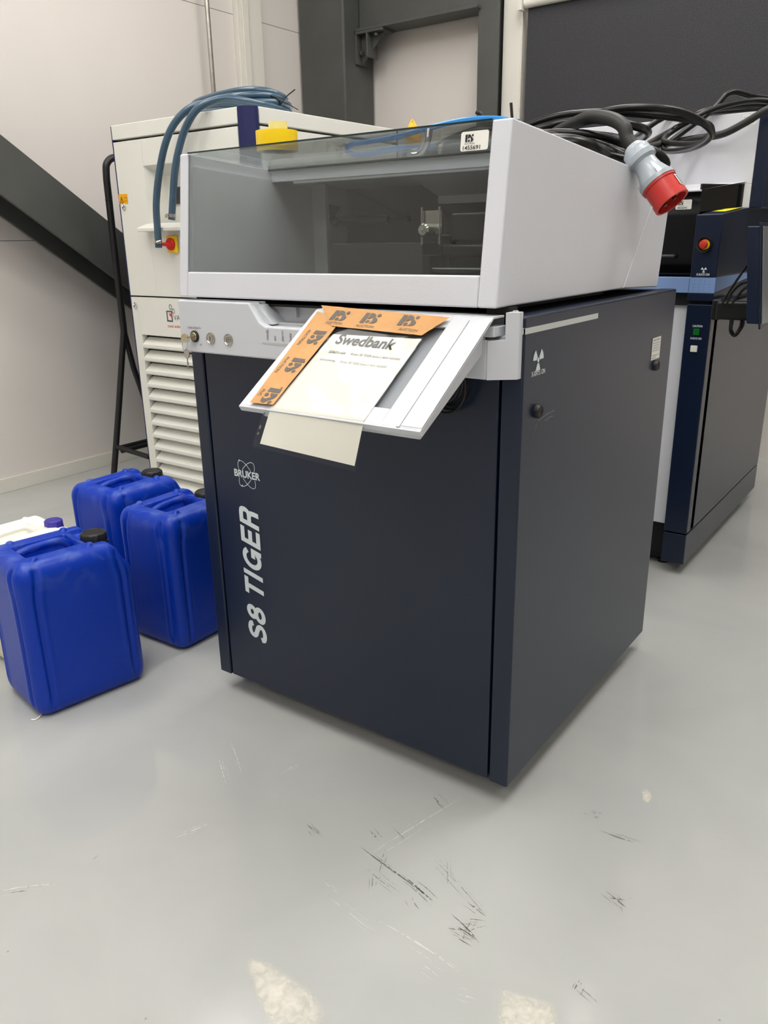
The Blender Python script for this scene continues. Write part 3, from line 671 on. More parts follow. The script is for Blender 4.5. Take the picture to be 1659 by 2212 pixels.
text_into(mb, 'Utrustning:', 0.0085, T(0.100, 0.136, 0.0015), X, Y, width=0.036, lift=0.0007)
text_into(mb, 'Bruker S8 TIGER Series II 4kW WDXRF', 0.0085, T(0.146, 0.138, 0.0015), X, Y, width=0.100, lift=0.0007)
mb.build('print', 'ink', doc, keepnormals=True)
# two strips of kraft auction tape
def tape_strip(quad, nu, nv, amp, n0):
    a, b, c, d = [Vector((q[0], q[1], 0)) for q in quad]
    def f(s, t):
        p = bilerp(a, b, c, d, s, t)
        h = amp*(math.sin(17*s+5*t)*math.sin(23*t+3*s)+0.5*math.sin(50*s))*0.5+amp*0.6
        return T(p.x, p.y, n0+h)
    return MB().grid(f, nu, nv)
tp1 = tape_strip([(0.014, 0.012), (0.085, 0.03), (0.026, 0.258), (0.079, 0.256)], 10, 50, 0.0004, 0.0052)
tp1 = tp1.build('packing_tape', 'kraft', doc, angle=180)
tp2 = tape_strip([(0.013, -0.004), (0.306, 0.013), (0.075, 0.052), (0.275, 0.062)], 60, 10, 0.0006, 0.0064)
tp2 = tp2.build('packing_tape', 'kraft', doc, angle=180)
mb = MB()
X1 = (XA*1.0+TS*0.04).normalized(); Y1 = TN.cross(X1)
for u, v in ((0.058, 0.036), (0.130, 0.039), (0.212, 0.040)):
    ps_logo(mb, T(u, v, 0.0073), X1, Y1, 0.027, 0.0002)
for u, v in ((0.055, 0.046), (0.128, 0.050), (0.222, 0.053)): text_into(mb, 'AUCTION', 0.009, T(u, v, 0.0073), X1, Y1, width=0.04, lift=0.0002)
mb.build('print', 'kraftink', tp2, keepnormals=True); mb = MB()
Y2 = (XA+TS*0.05).normalized(); X2 = Y2.cross(TN)
for v in (0.065, 0.14, 0.218): ps_logo(mb, T(0.046, v, 0.0058), X2, Y2, 0.028, 0.0002)
for v in (0.066, 0.14): text_into(mb, 'AUCTION', 0.0105, T(0.029, v-0.002, 0.0058), X2, Y2, width=0.042, lift=0.0002)
text_into(mb, 'AUC', 0.0105, T(0.032, 0.222, 0.0058), X2, Y2, width=0.018, lift=0.0002)
mb.build('print', 'kraftink', tp1, keepnormals=True)

# ------------------------------------------------------------------ chiller cabinet
ch = thing('chiller_cabinet', 'tall pale grey louvred chiller cabinet with navy corner strip', 'chiller', (-1.97, 1.5, 0))
def chiller():
    x0, x1, y0, y1, zt = -2.362, -1.58, 1.0, 1.90, 1.5655
    MB().box(x0+0.01, x1-0.02, y0+0.085, y1-0.01, 0.06, 1.50).build('body', 'black', ch)
    mb = MB(); mb.box(x0-0.0075, x0, y0+0.003, y1, 0.03, 1.563); mb.build('side_panel', 'royal', ch, bevel=0.001)
    MB().box(x0, x1, y0+0.04, y1-0.04, 0.0, 0.06).build('plinth', 'blackpl', ch)
    cc = 0.062
    cx = x1-cc     # corner strip, chamfered
    mb = MB(); mb.prism([(cx+0.0, y0), (x1-0.03, y0), (x1-0.001, y0+0.028), (x1-0.001, y0+0.045), (cx, y0+0.045)], 'z', 0.03, zt+0.002)
    mb.build('corner_strip', 'royal', ch, bevel=0.002)
    mb = MB(); mb.prism([(x0, y0), (cx-0.001, y0), (cx-0.001, y0+0.05), (x1, y0+0.05), (x1, y1), (x0, y1)], 'z', 1.512, zt)
    mb.build('top_cover', 'beige', ch, bevel=0.003)
    # upper door built round the display niche and its sill
    yb = y0+0.03
    nx0, nx1, nz0, nz1 = -2.185, -1.86, 1.19, 1.405
    mb = MB(); mb.box(x0+0.003, nx0, y0, yb, 0.903, 1.503); mb.box(nx1, cx-0.003, y0, yb, 0.903, 1.503)
    mb.box(nx0, nx1, y0, yb, nz1, 1.503); mb.box(nx0, nx1, y0, yb, 0.903, nz0)
    dr = mb.build('upper_door', 'beige', ch, bevel=0.0015)
    mb = MB()
    a, b_ = (nx0, y0, nz0), (nx0+0.055, y0+0.07, nz0)
    mb.face([(nx0, y0, nz0), (nx0, y0, nz1), (nx0+0.05, y0+0.07, nz1-0.035), (nx0+0.05, y0+0.07, nz0)])
    mb.face([(nx1, y0, nz0), (nx1-0.05, y0+0.07, nz0), (nx1-0.05, y0+0.07, nz1-0.035), (nx1, y0, nz1)])
    mb.face([(nx0, y0, nz1), (nx1, y0, nz1), (nx1-0.05, y0+0.07, nz1-0.035), (nx0+0.05, y0+0.07, nz1-0.035)])
    mb.face([(nx0+0.05, y0+0.07, nz0), (nx0+0.05, y0+0.07, nz1-0.035), (nx1-0.05, y0+0.07, nz1-0.035), (nx1-0.05, y0+0.07, nz0)])
    nc = mb.build('display_niche', 'beige', dr)
    MB().box(-2.105, -1.95, y0+0.062, y0+0.0695, 1.262, 1.325).build('display', 'indark', nc, bevel=0.002)
    mb = MB(); mb.prism([(y0, 1.19), (y0-0.055, 1.172), (y0-0.055, 1.158), (y0, 1.158)], 'x', -2.20, -1.85); mb.build('sill', 'beige', dr, bevel=0.003)
    # main switch
    mb = MB().box(-2.076, -2.016, y0-0.014, y0, 1.075, 1.142); sw = mb.build('main_switch', 'yellow', dr, bevel=0.006, seg=3)
    mb = MB().lathe([(0.024, 0), (0.024, 0.008), (0.02, 0.012), (0.0001, 0.012)], (-2.046, y0-0.014, 1.109), (0, -1, 0), 28)
    mb.obox((-2.072, y0-0.045, 1.103), (0.05, 0, -0.004), (0, 0.025, 0), (0.0, 0, 0.013)); mb.build('switch_handle', 'redsw', sw, bevel=0.002)
    # lower door with louvres
    lx0, lx1 = -2.314, -1.80
    z0, pitch, n = 0.739, 0.0571, 12
    mb = MB(); mb.box(x0+0.003, lx0, y0, yb, 0.03, 0.897); mb.box(lx1, cx-0.003, y0, yb, 0.03, 0.897); mb.box(lx0, lx1, y0, yb, z0, 0.897)
    for k in range(n):
        zt_ = z0-k*pitch; zb_ = zt_-pitch
        mb.box(lx0, lx1, y0, yb, zb_, zb_+0.0045)
    mb.box(lx0, lx1, y0, yb, 0.03, z0-n*pitch)
    lo = mb.build('lower_door', 'beige', ch, bevel=0.001)
    for k in range(n):
        zb_ = z0-(k+1)*pitch
        mb = MB(); mb.prism([(y0-0.004, zb_+0.004), (y0-0.004, zb_+0.017), (y0+0.032, zb_+0.046), (y0+0.036, zb_+0.044), (y0+0.002, zb_+0.016), (y0+0.002, zb_+0.004)], 'x', lx0+0.004, lx1-0.002)
        mb.build('louvre', 'beige', lo, bevel=0.001)
    MB().box(lx0-0.01, lx1+0.01, y0+0.036, y0+0.044, 0.04, 0.75).build('louvre_backing', 'black', lo)
    for z in (1.2582, 0.8613):
        mb = MB().lathe([(0.013, 0), (0.013, 0.003), (0.0095, 0.006), (0.0085, 0.006), (0.007, 0.001), (0.0001, 0.001)], (-2.333, y0, z), (0, -1, 0), 24); mb.box(-2.3345, -2.3315, y0-0.004, y0, z-0.006, z+0.006)
        mb.build('lock', 'chrome', ch)
    # right side panels
    mb = MB(); mb.box(x1-0.012, x1, y0+0.05, y1-0.003, 0.03, 1.503); mb.build('side_panel', 'beige', ch, bevel=0.0015)
    MB().lathe([(0.013, 0), (0.013, 0.003), (0.0095, 0.006), (0.0085, 0.006), (0.007, 0.001), (0.0001, 0.001)], (x1, y0+0.075, 1.466), (1, 0, 0), 24).build('lock', 'chrome', ch)
    MB().box(x1-0.03, x1+0.001, y1, y1+0.006, 0.03, 1.566).build('rear_edge', 'royal', ch)
    # stickers and logo
    mb = MB(); flat(mb, (-2.362, y0, 1.2695), XA, ZA, [(0, 0), (0.057, 0), (0.057, 0.038), (0, 0.038)], 0.001); st = mb.build('warning_sticker', 'orangelab', dr, keepnormals=True); st['label'] = 'orange warning sticker'
    mb = MB(); O = Vector((-2.357, y0, 1.2735))
    tri = [(0, 0), (0.026, 0), (0.013, 0.026)]; ti = [(0.0035, 0.002), (0.0225, 0.002), (0.013, 0.021)]
    for i in range(3):
        j = (i+1) % 3; flat(mb, O, XA, ZA, [tri[i], tri[j], ti[j], ti[i]], 0.0016)
    flat(mb, O, XA, ZA, [(0.0118, 0.005), (0.0142, 0.005), (0.0148, 0.016), (0.0112, 0.016)], 0.0016)
    for i, z in enumerate((0.020, 0.0165, 0.008, 0.0045)): text_into(mb, 'Attention high' if i < 2 else 'voltage inside', 0.0035, O+Vector((0.029, 0, z)), XA, ZA, width=0.02, lift=0.0016)
    mb.build('print', 'ink', st, keepnormals=True)
    mb = MB(); O = Vector((-2.135, y0, 0.802)); fr_o = [(0, 0), (0.037, -0.001), (0.037, 0.045), (0, 0.045)]; fr_i = [(0.007, 0.007), (0.030, 0.006), (0.030, 0.039), (0.007, 0.039)]
    for i in range(4):
        j = (i+1) % 4; flat(mb, O, XA, ZA, [fr_o[i], fr_o[j], fr_i[j], fr_i[i]])
    text_into(mb, 'VAN', 0.03, O+Vector((0.043, 0, 0.008)), XA, ZA, width=0.062); 
    for c, r_ in (((0.030, 0.060), 0.0095), ((0.046, 0.044), 0.009)):
        for k in range(16):
            a, b = R(k*22.5), R(k*22.5+22.5); q = lambda rr, t: (c[0]+rr*math.cos(t), c[1]+rr*1.15*math.sin(t))
            flat(mb, O, XA, ZA, [q(r_, a), q(r_, b), q(r_*0.72, b), q(r_*0.72, a)], 0.0012)
    mb.build('logo', 'inkgrey', lo, keepnormals=True)
    mb = MB(); flat(mb, O, XA, ZA, [(0.017, 0.030), (0.030, 0.018), (0.037, 0.024), (0.036, 0.034), (0.031, 0.038), (0.028, 0.030), (0.022, 0.036)], 0.0014)
    text_into(mb, 'cool solutions', 0.0165, O+Vector((0.0, 0, -0.023)), XA, ZA, width=0.118, bold=0.01)
    mb.build('slogan', 'inkred', lo, keepnormals=True)
chiller()

# blue hose coiled on the chiller
hs = thing('water_hose', 'blue-grey hose coiled on the chiller, both ends hanging down its front', 'hose', (-1.9, 1.3, 1.567))
hb = MB()
hb.tube([(-2.049, 0.925, 1.097), (-2.051, 0.93, 1.174), (-2.043, 0.93, 1.258), (-2.012, 0.93, 1.356), (-1.962, 0.935, 1.465), (-1.915, 0.955, 1.538), (-1.86, 1.00, 1.588), (-1.80, 1.08, 1.602), (-1.74, 1.17, 1.60), (-1.72, 1.28, 1.61), (-1.78, 1.40, 1.63), (-1.92, 1.46, 1.625), (-2.06, 1.43, 1.60), (-2.12, 1.32, 1.60), (-2.05, 1.2, 1.60)], 0.0135, 14, hollow=True)
hb.tube([(-1.9565, 0.925, 1.197), (-1.944, 0.93, 1.271), (-1.918, 0.93, 1.367), (-1.888, 0.935, 1.444), (-1.848, 0.945, 1.517), (-1.80, 0.97, 1.575), (-1.74, 1.03, 1.604), (-1.68, 1.10, 1.595), (-1.655, 1.20, 1.585), (-1.70, 1.33, 1.585), (-1.80, 1.42, 1.59), (-1.95, 1.46, 1.60), (-2.08, 1.42, 1.60), (-2.12, 1.28, 1.61), (-2.06, 1.18, 1.63), (-1.95, 1.17, 1.645), (-1.82, 1.21, 1.660), (-1.74, 1.25, 1.655), (-1.71, 1.31, 1.640), (-1.76, 1.38, 1.635), (-1.88, 1.42, 1.62)], 0.0135, 14, hollow=True)
for k, (dx, dz, rr) in enumerate(((0, 1.583, 0.185), (0.012, 1.606, 0.175), (0.0, 1.629, 0.165), (-0.01, 1.583, 0.15))):
    hb.tube([(-1.875+dx+rr*1.05*math.cos(R(a)), 1.27+rr*0.85*math.sin(R(a)), dz+0.004*math.sin(R(a*2+k*70))) for a in range(0, 360, 30)], 0.0135, 12, closed=True, sub=6)
hb.build('hose', 'hose', hs)
for (x, y, z), zt_ in (((-2.0495, 0.925, 1.118), 0), ((-1.955, 0.926, 1.212), 1)):
    mb = MB().lathe([(0.0146, -0.006), (0.0152, -0.0055), (0.0152, 0.0055), (0.0146, 0.006), (0.0138, 0.006), (0.0138, -0.006), (0.0146, -0.006)], (x, y, z), (0.03, 0, 1), 24)
    s_ = 1 if zt_ == 0 else -1
    mb.tube([(x+0.012*s_, y-0.018, z-0.003), (x+0.022*s_, y-0.004, z+0.003)], 0.0055, 12, smooth=False); mb.box(x+0.004*s_-0.006, x+0.004*s_+0.006, y-0.021, y-0.013, z-0.006, z+0.006)
    mb.build('hose_clamp', 'inox', hs)
mb = MB().tube([(-1.665, 1.25, 1.595), (-1.64, 1.26, 1.625), (-1.61, 1.28, 1.65)], 0.0022, 6); mb.tube([(-1.66, 1.25, 1.615), (-1.63, 1.26, 1.60), (-1.60, 1.28, 1.58)], 0.002, 6); mb.tube([(-1.71, 1.23, 1.64), (-1.665, 1.25, 1.615), (-1.675, 1.27, 1.575)], 0.003, 6)
mb.build('cable_tie', 'blackpl', hs)

# black tube stand between the wall and the chiller
t = thing('tubular_stand', 'black tubular metal stand behind the cans beside the chiller', 'stand', (-2.62, 1.14, 0))
MB().tube([(-2.62, 1.30, 1.478), (-2.62, 1.20, 1.478), (-2.62, 1.155, 1.455), (-2.62, 1.142, 1.41), (-2.62, 1.139, 1.28), (-2.62, 1.1346, 0.716)], 0.0155, 14).build('pole', 'blackpl', t)
MB().tube([(-2.62, 1.1346, 0.73), (-2.62, 1.06, 0.40), (-2.62, 0.965, 0.0)], 0.0145, 14, smooth=False).build('leg', 'blackpl', t)
MB().tube([(-2.62, 1.1346, 0.73), (-2.62, 1.165, 0.55), (-2.62, 1.20, 0.42), (-2.62, 1.31, 0.0)], 0.0135, 14, smooth=False).build('leg', 'blackpl', t)
MB().tube([(-2.62, 1.012, 0.195), (-2.3735, 1.012, 0.1775)], 0.012, 12, smooth=False).build('crossbar', 'blackpl', t)
MB().tube([(-2.62, 1.26, 0.19), (-2.3735, 1.26, 0.19)], 0.012, 12, smooth=False).build('crossbar', 'blackpl', t)
MB().tube([(-2.62, 1.012, 0.185), (-2.62, 1.26, 0.185)], 0.011, 12, smooth=False).build('crossbar', 'blackpl', t)
MB().tube([(-2.58, 1.012, 0.178), (-2.58, 1.26, 0.178)], 0.011, 12, smooth=False).build('crossbar', 'blackpl', t)
for z in (1.30, 0.76): MB().lathe([(0.0158, -0.001), (0.017, 0), (0.0158, 0.001)], (-2.62, 1.137, z), n=20).build('joint_collar', 'blackpl', t)

# ------------------------------------------------------------------ jerrycans
def smooth(a, b, x):
    t = min(1, max(0, (x-a)/(b-a))); return t*t*(3-2*t)
def can_body(H=0.402, A=0.118, B=0.147, rc=0.036):
    per = []          # outline with corner bookkeeping
    corners = [(A-rc, -(B-rc), -90), (A-rc, B-rc, 0), (-(A-rc), B-rc, 90), (-(A-rc), -(B-rc), 180)]
    pts = []
    na = 24
    for ci, (cx, cy, a0) in enumerate(corners):
        for k in range(na+1):
            a = R(a0+90*k/na); pts.append((cx+rc*math.cos(a), cy+rc*math.sin(a), math.cos(a), math.sin(a), (k/na-0.5)*rc*math.pi/2))
        nx_, ny_, na0 = corners[(ci+1) % 4]
        p1 = (cx+rc*math.cos(R(a0+90)), cy+rc*math.sin(R(a0+90))); p2 = (nx_+rc*math.cos(R(na0)), ny_+rc*math.sin(R(na0)))
        L = math.dist(p1, p2); m = 64
        for k in range(1, m):
            t = k/m; d1 = rc*math.pi/4+L*t; d2 = rc*math.pi/4+L*(1-t)
            pts.append((p1[0]+(p2[0]-p1[0])*t, p1[1]+(p2[1]-p1[1])*t, math.cos(R(a0+90)), math.sin(R(a0+90)), d1 if d1 < d2 else -d2))
    mb = MB(); rings = []
    prof = [(0.0, 0.030), (0.002, 0.022), (0.008, 0.011), (0.018, 0.004), (0.03, 0.001), (0.045, 0)]
    z = 0.055
    while z < H-0.05: prof.append((z, 0.0 + 0.0012*math.sin((z-0.05)/(H-0.1)*math.pi))); z += 0.011
    for k in range(1, 11):
        a = R(90*k/10); prof.append((H-0.045+0.045*math.sin(a), 0.032*(1-math.cos(a))))
    for z, ins in prof:
        ring = []
        for x, y, nx_, ny_, d in pts:
            g = 0
            off = 0.030+0.009*smooth(H-0.09, H-0.02, z)-0.006*smooth(0.06, 0.0, z)
            wgt = smooth(0.012, 0.05, z)*(1-smooth(H-0.022, H-0.006, z))
            g = -0.0075*math.exp(-((abs(d)-off)/0.0058)**2)*wgt
            g += 0.0018*math.exp(-((abs(d)-off-0.013)/0.006)**2)*wgt
            # moulding line across the faces
            if abs(d) > 0.06: g += -0.0010*math.exp(-((z-0.062)/0.004)**2)-0.0008*math.exp(-((z-(H-0.075))/0.003)**2)
            zz = z-0.050*smooth(0.085, 0.147, y)*smooth(H-0.16, H-0.01, z)
            ring.append(mb.bm.verts.new((x-nx_*ins+nx_*g, y-ny_*ins+ny_*g, zz)))
        rings.append(ring)
    n = len(pts)
    def h(x, y):
        v = H-0.050*smooth(0.085, 0.147, y)
        # grip cavity
        cav = smooth(0.052, 0.044, abs(x+0.002))*smooth(-0.094, -0.084, y)*smooth(0.046, 0.036, y)
        v -= 0.042*cav
        # cap well between the side rails
        wl = smooth(0.072, 0.058, abs(x))*smooth(0.045, 0.075, y)
        v -= 0.016*wl*(1-smooth(0.085, 0.147, y)*0.6)
        # nubs
        for sx in (-1, 1):
            for ny in (-0.085, 0.052):
                d2 = (x-sx*0.0775)**2+(y-ny)**2
                if d2 < 0.0105**2: v += 0.0085*math.sqrt(max(0, 1-d2/0.0105**2))
        return v
    last = rings[-1]; K = 44
    base = [(v.co.x, v.co.y) for v in last]
    prev = last
    for k in range(1, K):
        t = 1-k/K; cur = []
        for x, y in base:
            X_, Y_ = x*t, y*t+ (0 if True else 0)
            cur.append(mb.bm.verts.new((X_, Y_, h(X_, Y_))))
        rings.append(cur); prev = cur
    for Aa, Bb in zip(rings, rings[1:]):
        for k in range(n): mb.bm.faces.new((Aa[k], Aa[(k+1) % n], Bb[(k+1) % n], Bb[k]))
    c = mb.bm.verts.new((0, 0, h(0, 0)))
    for k in range(n): mb.bm.faces.new((rings[-1][k], rings[-1][(k+1) % n], c))
    mb.bm.faces.new(rings[0][::-1])
    return mb
def make_can(label, loc, rot, body_m, cap_m, scale=(1, 1, 1), group=None, small=False):
    t = thing('jerrycan', label, 'jerrycan', (0, 0, 0), group)
    can_body().build('body', body_m, t, angle=60)
    mb = MB(); H = 0.402
    mb.tube([(-0.012, -0.094, H-0.010), (-0.012, -0.075, H-0.005), (-0.012, -0.055, H-0.002), (-0.012, 0.0, H), (-0.012, 0.018, H-0.003), (-0.012, 0.032, H-0.016), (-0.012, 0.040, H-0.036)], 0.0105, 14)
    mb.build('handle', body_m, t)
    capz = H-0.030
    cr = 0.025 if small else 0.0325
    mb = MB().lathe([(cr*0.9, -0.012), (cr*0.9, 0.008)], (0, 0.098, capz), n=30); mb.build('neck', body_m, t)
    mb = MB().lathe([(cr*1.07, 0.004), (cr*1.1, 0.006), (cr*1.1, 0.010), (cr*1.03, 0.0105), (cr*1.0, 0.013), (cr*0.98, 0.030), (cr*0.92, 0.0335), (cr*0.80, 0.0345), (cr*0.76, 0.033), (0.0001, 0.0335)], (0, 0.098, capz), n=64, ribs=(0.012, 0.031, 24, 0.0016))
    mb.build('cap', cap_m, t, angle=50)
    t.location = loc; t.rotation_euler = (0, 0, R(rot)); t.scale = scale
    return t
def copy_tree(o, parent=None):
    c = o.copy(); COL.objects.link(c)
    if parent: c.parent = parent
    for k in list(o.children): copy_tree(k, c)
    return c
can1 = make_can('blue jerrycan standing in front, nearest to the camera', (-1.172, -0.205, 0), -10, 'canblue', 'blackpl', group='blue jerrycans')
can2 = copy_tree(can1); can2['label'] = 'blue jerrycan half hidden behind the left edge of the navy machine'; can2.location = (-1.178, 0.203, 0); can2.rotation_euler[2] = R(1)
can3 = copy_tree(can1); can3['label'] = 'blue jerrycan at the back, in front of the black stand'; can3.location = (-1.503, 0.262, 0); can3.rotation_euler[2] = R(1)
make_can('white jerrycan with violet cap, behind the front blue one at the left edge', (-1.505, -0.112, 0), -4, 'canwhite', 'purple', scale=(1.0, 1.0, 0.85), small=True)

# ------------------------------------------------------------------ things on the lid
t = thing('tape_roll', 'wide roll of bright yellow tape lying on the glass lid', 'tape roll', (-0.603, 0.075, 1.2835))
MB().lathe([(0.031, 0), (0.0418, 0), (0.042, 0.001), (0.042, 0.037), (0.0418, 0.038), (0.031, 0.038), (0.031, 0)], (-0.603, 0.075, 1.2832), n=64).build('tape', 'yellow', t)
MB().lathe([(0.028, 0.001), (0.0308, 0.001), (0.0308, 0.037), (0.028, 0.037), (0.028, 0.001)], (-0.603, 0.075, 1.2832), n=64).build('core', 'label', t)
t = thing('tape_roll', 'small pale yellow tape roll sitting on top of the bright yellow roll', 'tape roll', (-0.603, 0.08, 1.3265))
MB().lathe([(0.013, 0), (0.019, 0), (0.019, 0.016), (0.013, 0.016), (0.013, 0)], (-0.603, 0.08, 1.3222), n=48).build('tape', 'paleyel', t)
MB().lathe([(0.0105, 0.000), (0.013, 0.000), (0.013, 0.016), (0.0105, 0.016), (0.0105, 0.000)], (-0.603, 0.08, 1.3222), n=48).build('core', 'label', t)

t = thing('air_tube', 'bright blue air tube looping over the rear of the lid', 'tube', (-0.5, 0.45, 1.27))
MB().tube([(-0.24, 0.42, 1.338), (-0.308, 0.43, 1.352), (-0.39, 0.44, 1.356), (-0.488, 0.45, 1.349), (-0.566, 0.45, 1.339), (-0.66, 0.45, 1.334), (-0.703, 0.45, 1.332), (-0.728, 0.455, 1.322), (-0.70, 0.46, 1.310), (-0.647, 0.45, 1.308), (-0.553, 0.45, 1.313), (-0.48, 0.47, 1.31), (-0.42, 0.50, 1.30)], 0.006, 10).build('tube', 'bluetube', t)
mb = MB().tube([(-0.722, 0.449, 1.330), (-0.745, 0.449, 1.318)], 0.009, 12, smooth=False); mb.tube([(-0.745, 0.449, 1.318), (-0.738, 0.452, 1.312)], 0.008, 12, smooth=False); mb.build('fitting', 'inox', t)
# wrapped valve
t = thing('wrapped_valve', 'pointed orange plastic wrap tied on the black hose end behind the lid glass', 'plastic wrap', (-0.545, 0.48, 1.29))
def wrap(s, v):
    a = 2*math.pi*s; z = 1.292+0.082*v; r = (0.021+0.002*math.sin(3*a))*(1-0.15*v) if v < 0.6 else (0.0185+0.0015*math.sin(3*a))*(1-(v-0.6)/0.4)**0.7
    return Vector((-0.546+r*math.cos(a)*1.05, 0.48+r*math.sin(a)*0.7, z+0.004*math.sin(2*a)))
MB().grid(wrap, 36, 24).build('wrap', 'orange', t, angle=60)

def cable(name, label, P, r, m='rubber', group=None, cat='cable'):
    o = MB().tube(P, r, 14, sub=8).build(name, m, None); return tag(o, label, cat, group)
# thick black suction hoses lying across the rear roof
cable('suction_hose', 'thick black hose running to the right under the glass sticker', [(-0.16, 0.80, 1.195), (-0.13, 0.68, 1.235), (-0.11, 0.56, 1.27), (-0.14, 0.46, 1.290), (-0.26, 0.42, 1.294), (-0.36, 0.44, 1.300), (-0.44, 0.46, 1.298), (-0.50, 0.50, 1.288), (-0.58, 0.53, 1.272), (-0.70, 0.55, 1.263)], 0.021, 'rubber', cat='hose')
cable('suction_hose', 'second thick black hose above the first, behind the sticker', [(-0.14, 0.80, 1.205), (-0.13, 0.70, 1.235), (-0.14, 0.60, 1.268), (-0.20, 0.50, 1.305), (-0.32, 0.47, 1.328), (-0.42, 0.49, 1.322), (-0.50, 0.52, 1.305), (-0.60, 0.56, 1.275)], 0.019, 'rubber', cat='hose')
o = MB().tube([(-0.545, 0.45, 1.300), (-0.515, 0.43, 1.293), (-0.49, 0.43, 1.296), (-0.475, 0.435, 1.32), (-0.473, 0.44, 1.345)], 0.0085, 14).build('metal_elbow', 'chrome', None)
tag(o, 'shiny metal pipe elbow beside the orange plastic wrap', 'pipe fitting')
o = MB().lathe([(0.0235, -0.006), (0.0255, -0.005), (0.0255, 0.005), (0.0235, 0.006), (0.0225, 0), (0.0235, -0.006)], (-0.437, 0.46, 1.298), (1, -0.2, 0), 24).build('hose_clip', 'inox', None)
tag(o, 'metal worm clip round the black hose end', 'hose clip')

# black cable bundle behind the lid and over the machine at the back
PCX = [
 ([(-0.60, 0.60, 1.285), (-0.42, 0.66, 1.335), (-0.308, 0.70, 1.359), (-0.25, 0.70, 1.365), (-0.17, 0.70, 1.363), (-0.10, 0.80, 1.345), (-0.25, 1.2, 1.37), (-0.394, 1.55, 1.41), (-0.34, 1.68, 1.482), (-0.24, 1.75, 1.492), (-0.02, 1.85, 1.50)], 0.0095),
 ([(-0.62, 0.58, 1.275), (-0.40, 0.60, 1.325), (-0.26, 0.62, 1.335), (-0.15, 0.64, 1.322), (-0.09, 0.72, 1.300), (-0.16, 1.0, 1.31), (-0.33, 1.45, 1.37), (-0.30, 1.66, 1.44), (-0.22, 1.70, 1.489), (-0.10, 1.8, 1.505), (0.03, 1.9, 1.50)], 0.010),
 ([(-0.60, 0.63, 1.275), (-0.38, 0.62, 1.300), (-0.25, 0.62, 1.312), (-0.16, 0.60, 1.305), (-0.09, 0.60, 1.278), (-0.05, 0.66, 1.245), (-0.03, 0.76, 1.222), (-0.06, 0.86, 1.245), (-0.16, 0.88, 1.30), (-0.28, 0.84, 1.33)], 0.0125),
 ([(-0.58, 0.56, 1.262), (-0.36, 0.55, 1.285), (-0.22, 0.55, 1.292), (-0.12, 0.56, 1.276), (-0.06, 0.62, 1.26), (-0.10, 0.74, 1.25), (-0.3, 0.78, 1.24)], 0.011),
 ([(-0.52, 0.64, 1.27), (-0.34, 0.68, 1.32), (-0.20, 0.74, 1.335), (-0.08, 0.78, 1.30), (-0.05, 0.80, 1.26), (-0.14, 0.72, 1.24), (-0.3, 0.66, 1.25)], 0.0105),
 ([(-0.56, 0.70, 1.30), (-0.36, 0.74, 1.375), (-0.24, 0.78, 1.392), (-0.10, 0.86, 1.382), (0.0, 0.95, 1.36), (-0.10, 1.25, 1.35), (-0.30, 1.55, 1.40), (-0.20, 1.67, 1.485), (-0.08, 1.74, 1.510), (0.02, 1.8, 1.49)], 0.0088),
 ([(-0.44, 0.90, 1.27), (-0.32, 0.80, 1.34), (-0.20, 0.78, 1.39), (-0.06, 0.84, 1.388), (0.0, 0.98, 1.35), (-0.12, 1.25, 1.34), (-0.28, 1.50, 1.37), (-0.2, 1.68, 1.482), (-0.16, 1.74, 1.54), (-0.10, 1.8, 1.53), (0.02, 1.9, 1.51)], 0.0088),
 ([(-0.10, 0.70, 1.262), (-0.14, 0.82, 1.29), (-0.24, 1.15, 1.33), (-0.31, 1.45, 1.37), (-0.2325, 1.65, 1.404), (-0.1476, 1.65, 1.411), (-0.082, 1.65, 1.438), (-0.02, 1.655, 1.471), (0.06, 1.7, 1.50)], 0.0115),
]
PLAB = ['thin glossy black cable arching highest above the lid towards the blind', 'glossy black cable crossing from the lid to the rear machine top', 'thick black cable whose loop hangs over the rear lid corner', 'lowest black cable lying along the lid roof',
        'black cable of the bundle tucked behind the plug', 'black cable curving over the back of the bundle', 'black cable whose bend sticks up highest above the rear machine', 'matt black cable hanging in a long sag across the rear machine front']
for (P, r), l in zip(PCX, PLAB):
    cable('black_cable', l, P, r, 'rubberm' if 'sag' in l else 'rubber', 'black cables of the bundle behind the lid')
o = MB().tube([(-0.30, 1.60, 1.418), (-0.285, 1.598, 1.44), (-0.26, 1.62, 1.452)], 0.003, 8).build('cable_tie', 'blackpl', None); tag(o, 'black cable tie round the cable bundle', 'cable tie')
o = MB().tube([(-0.326, 0.60, 1.30), (-0.345, 0.60, 1.36), (-0.352, 0.60, 1.405)], 0.0035, 8).build('antenna_rod', 'blackpl', None); tag(o, 'thin black rod sticking up behind the top right lid corner', 'rod')
o = MB().tube([(-0.40, 0.56, 1.33), (-0.405, 0.56, 1.378), (-0.42, 0.56, 1.388)], 0.0045, 10).build('hook', 'blackpl', None); tag(o, 'small black hook standing behind the blue air tube', 'hook')

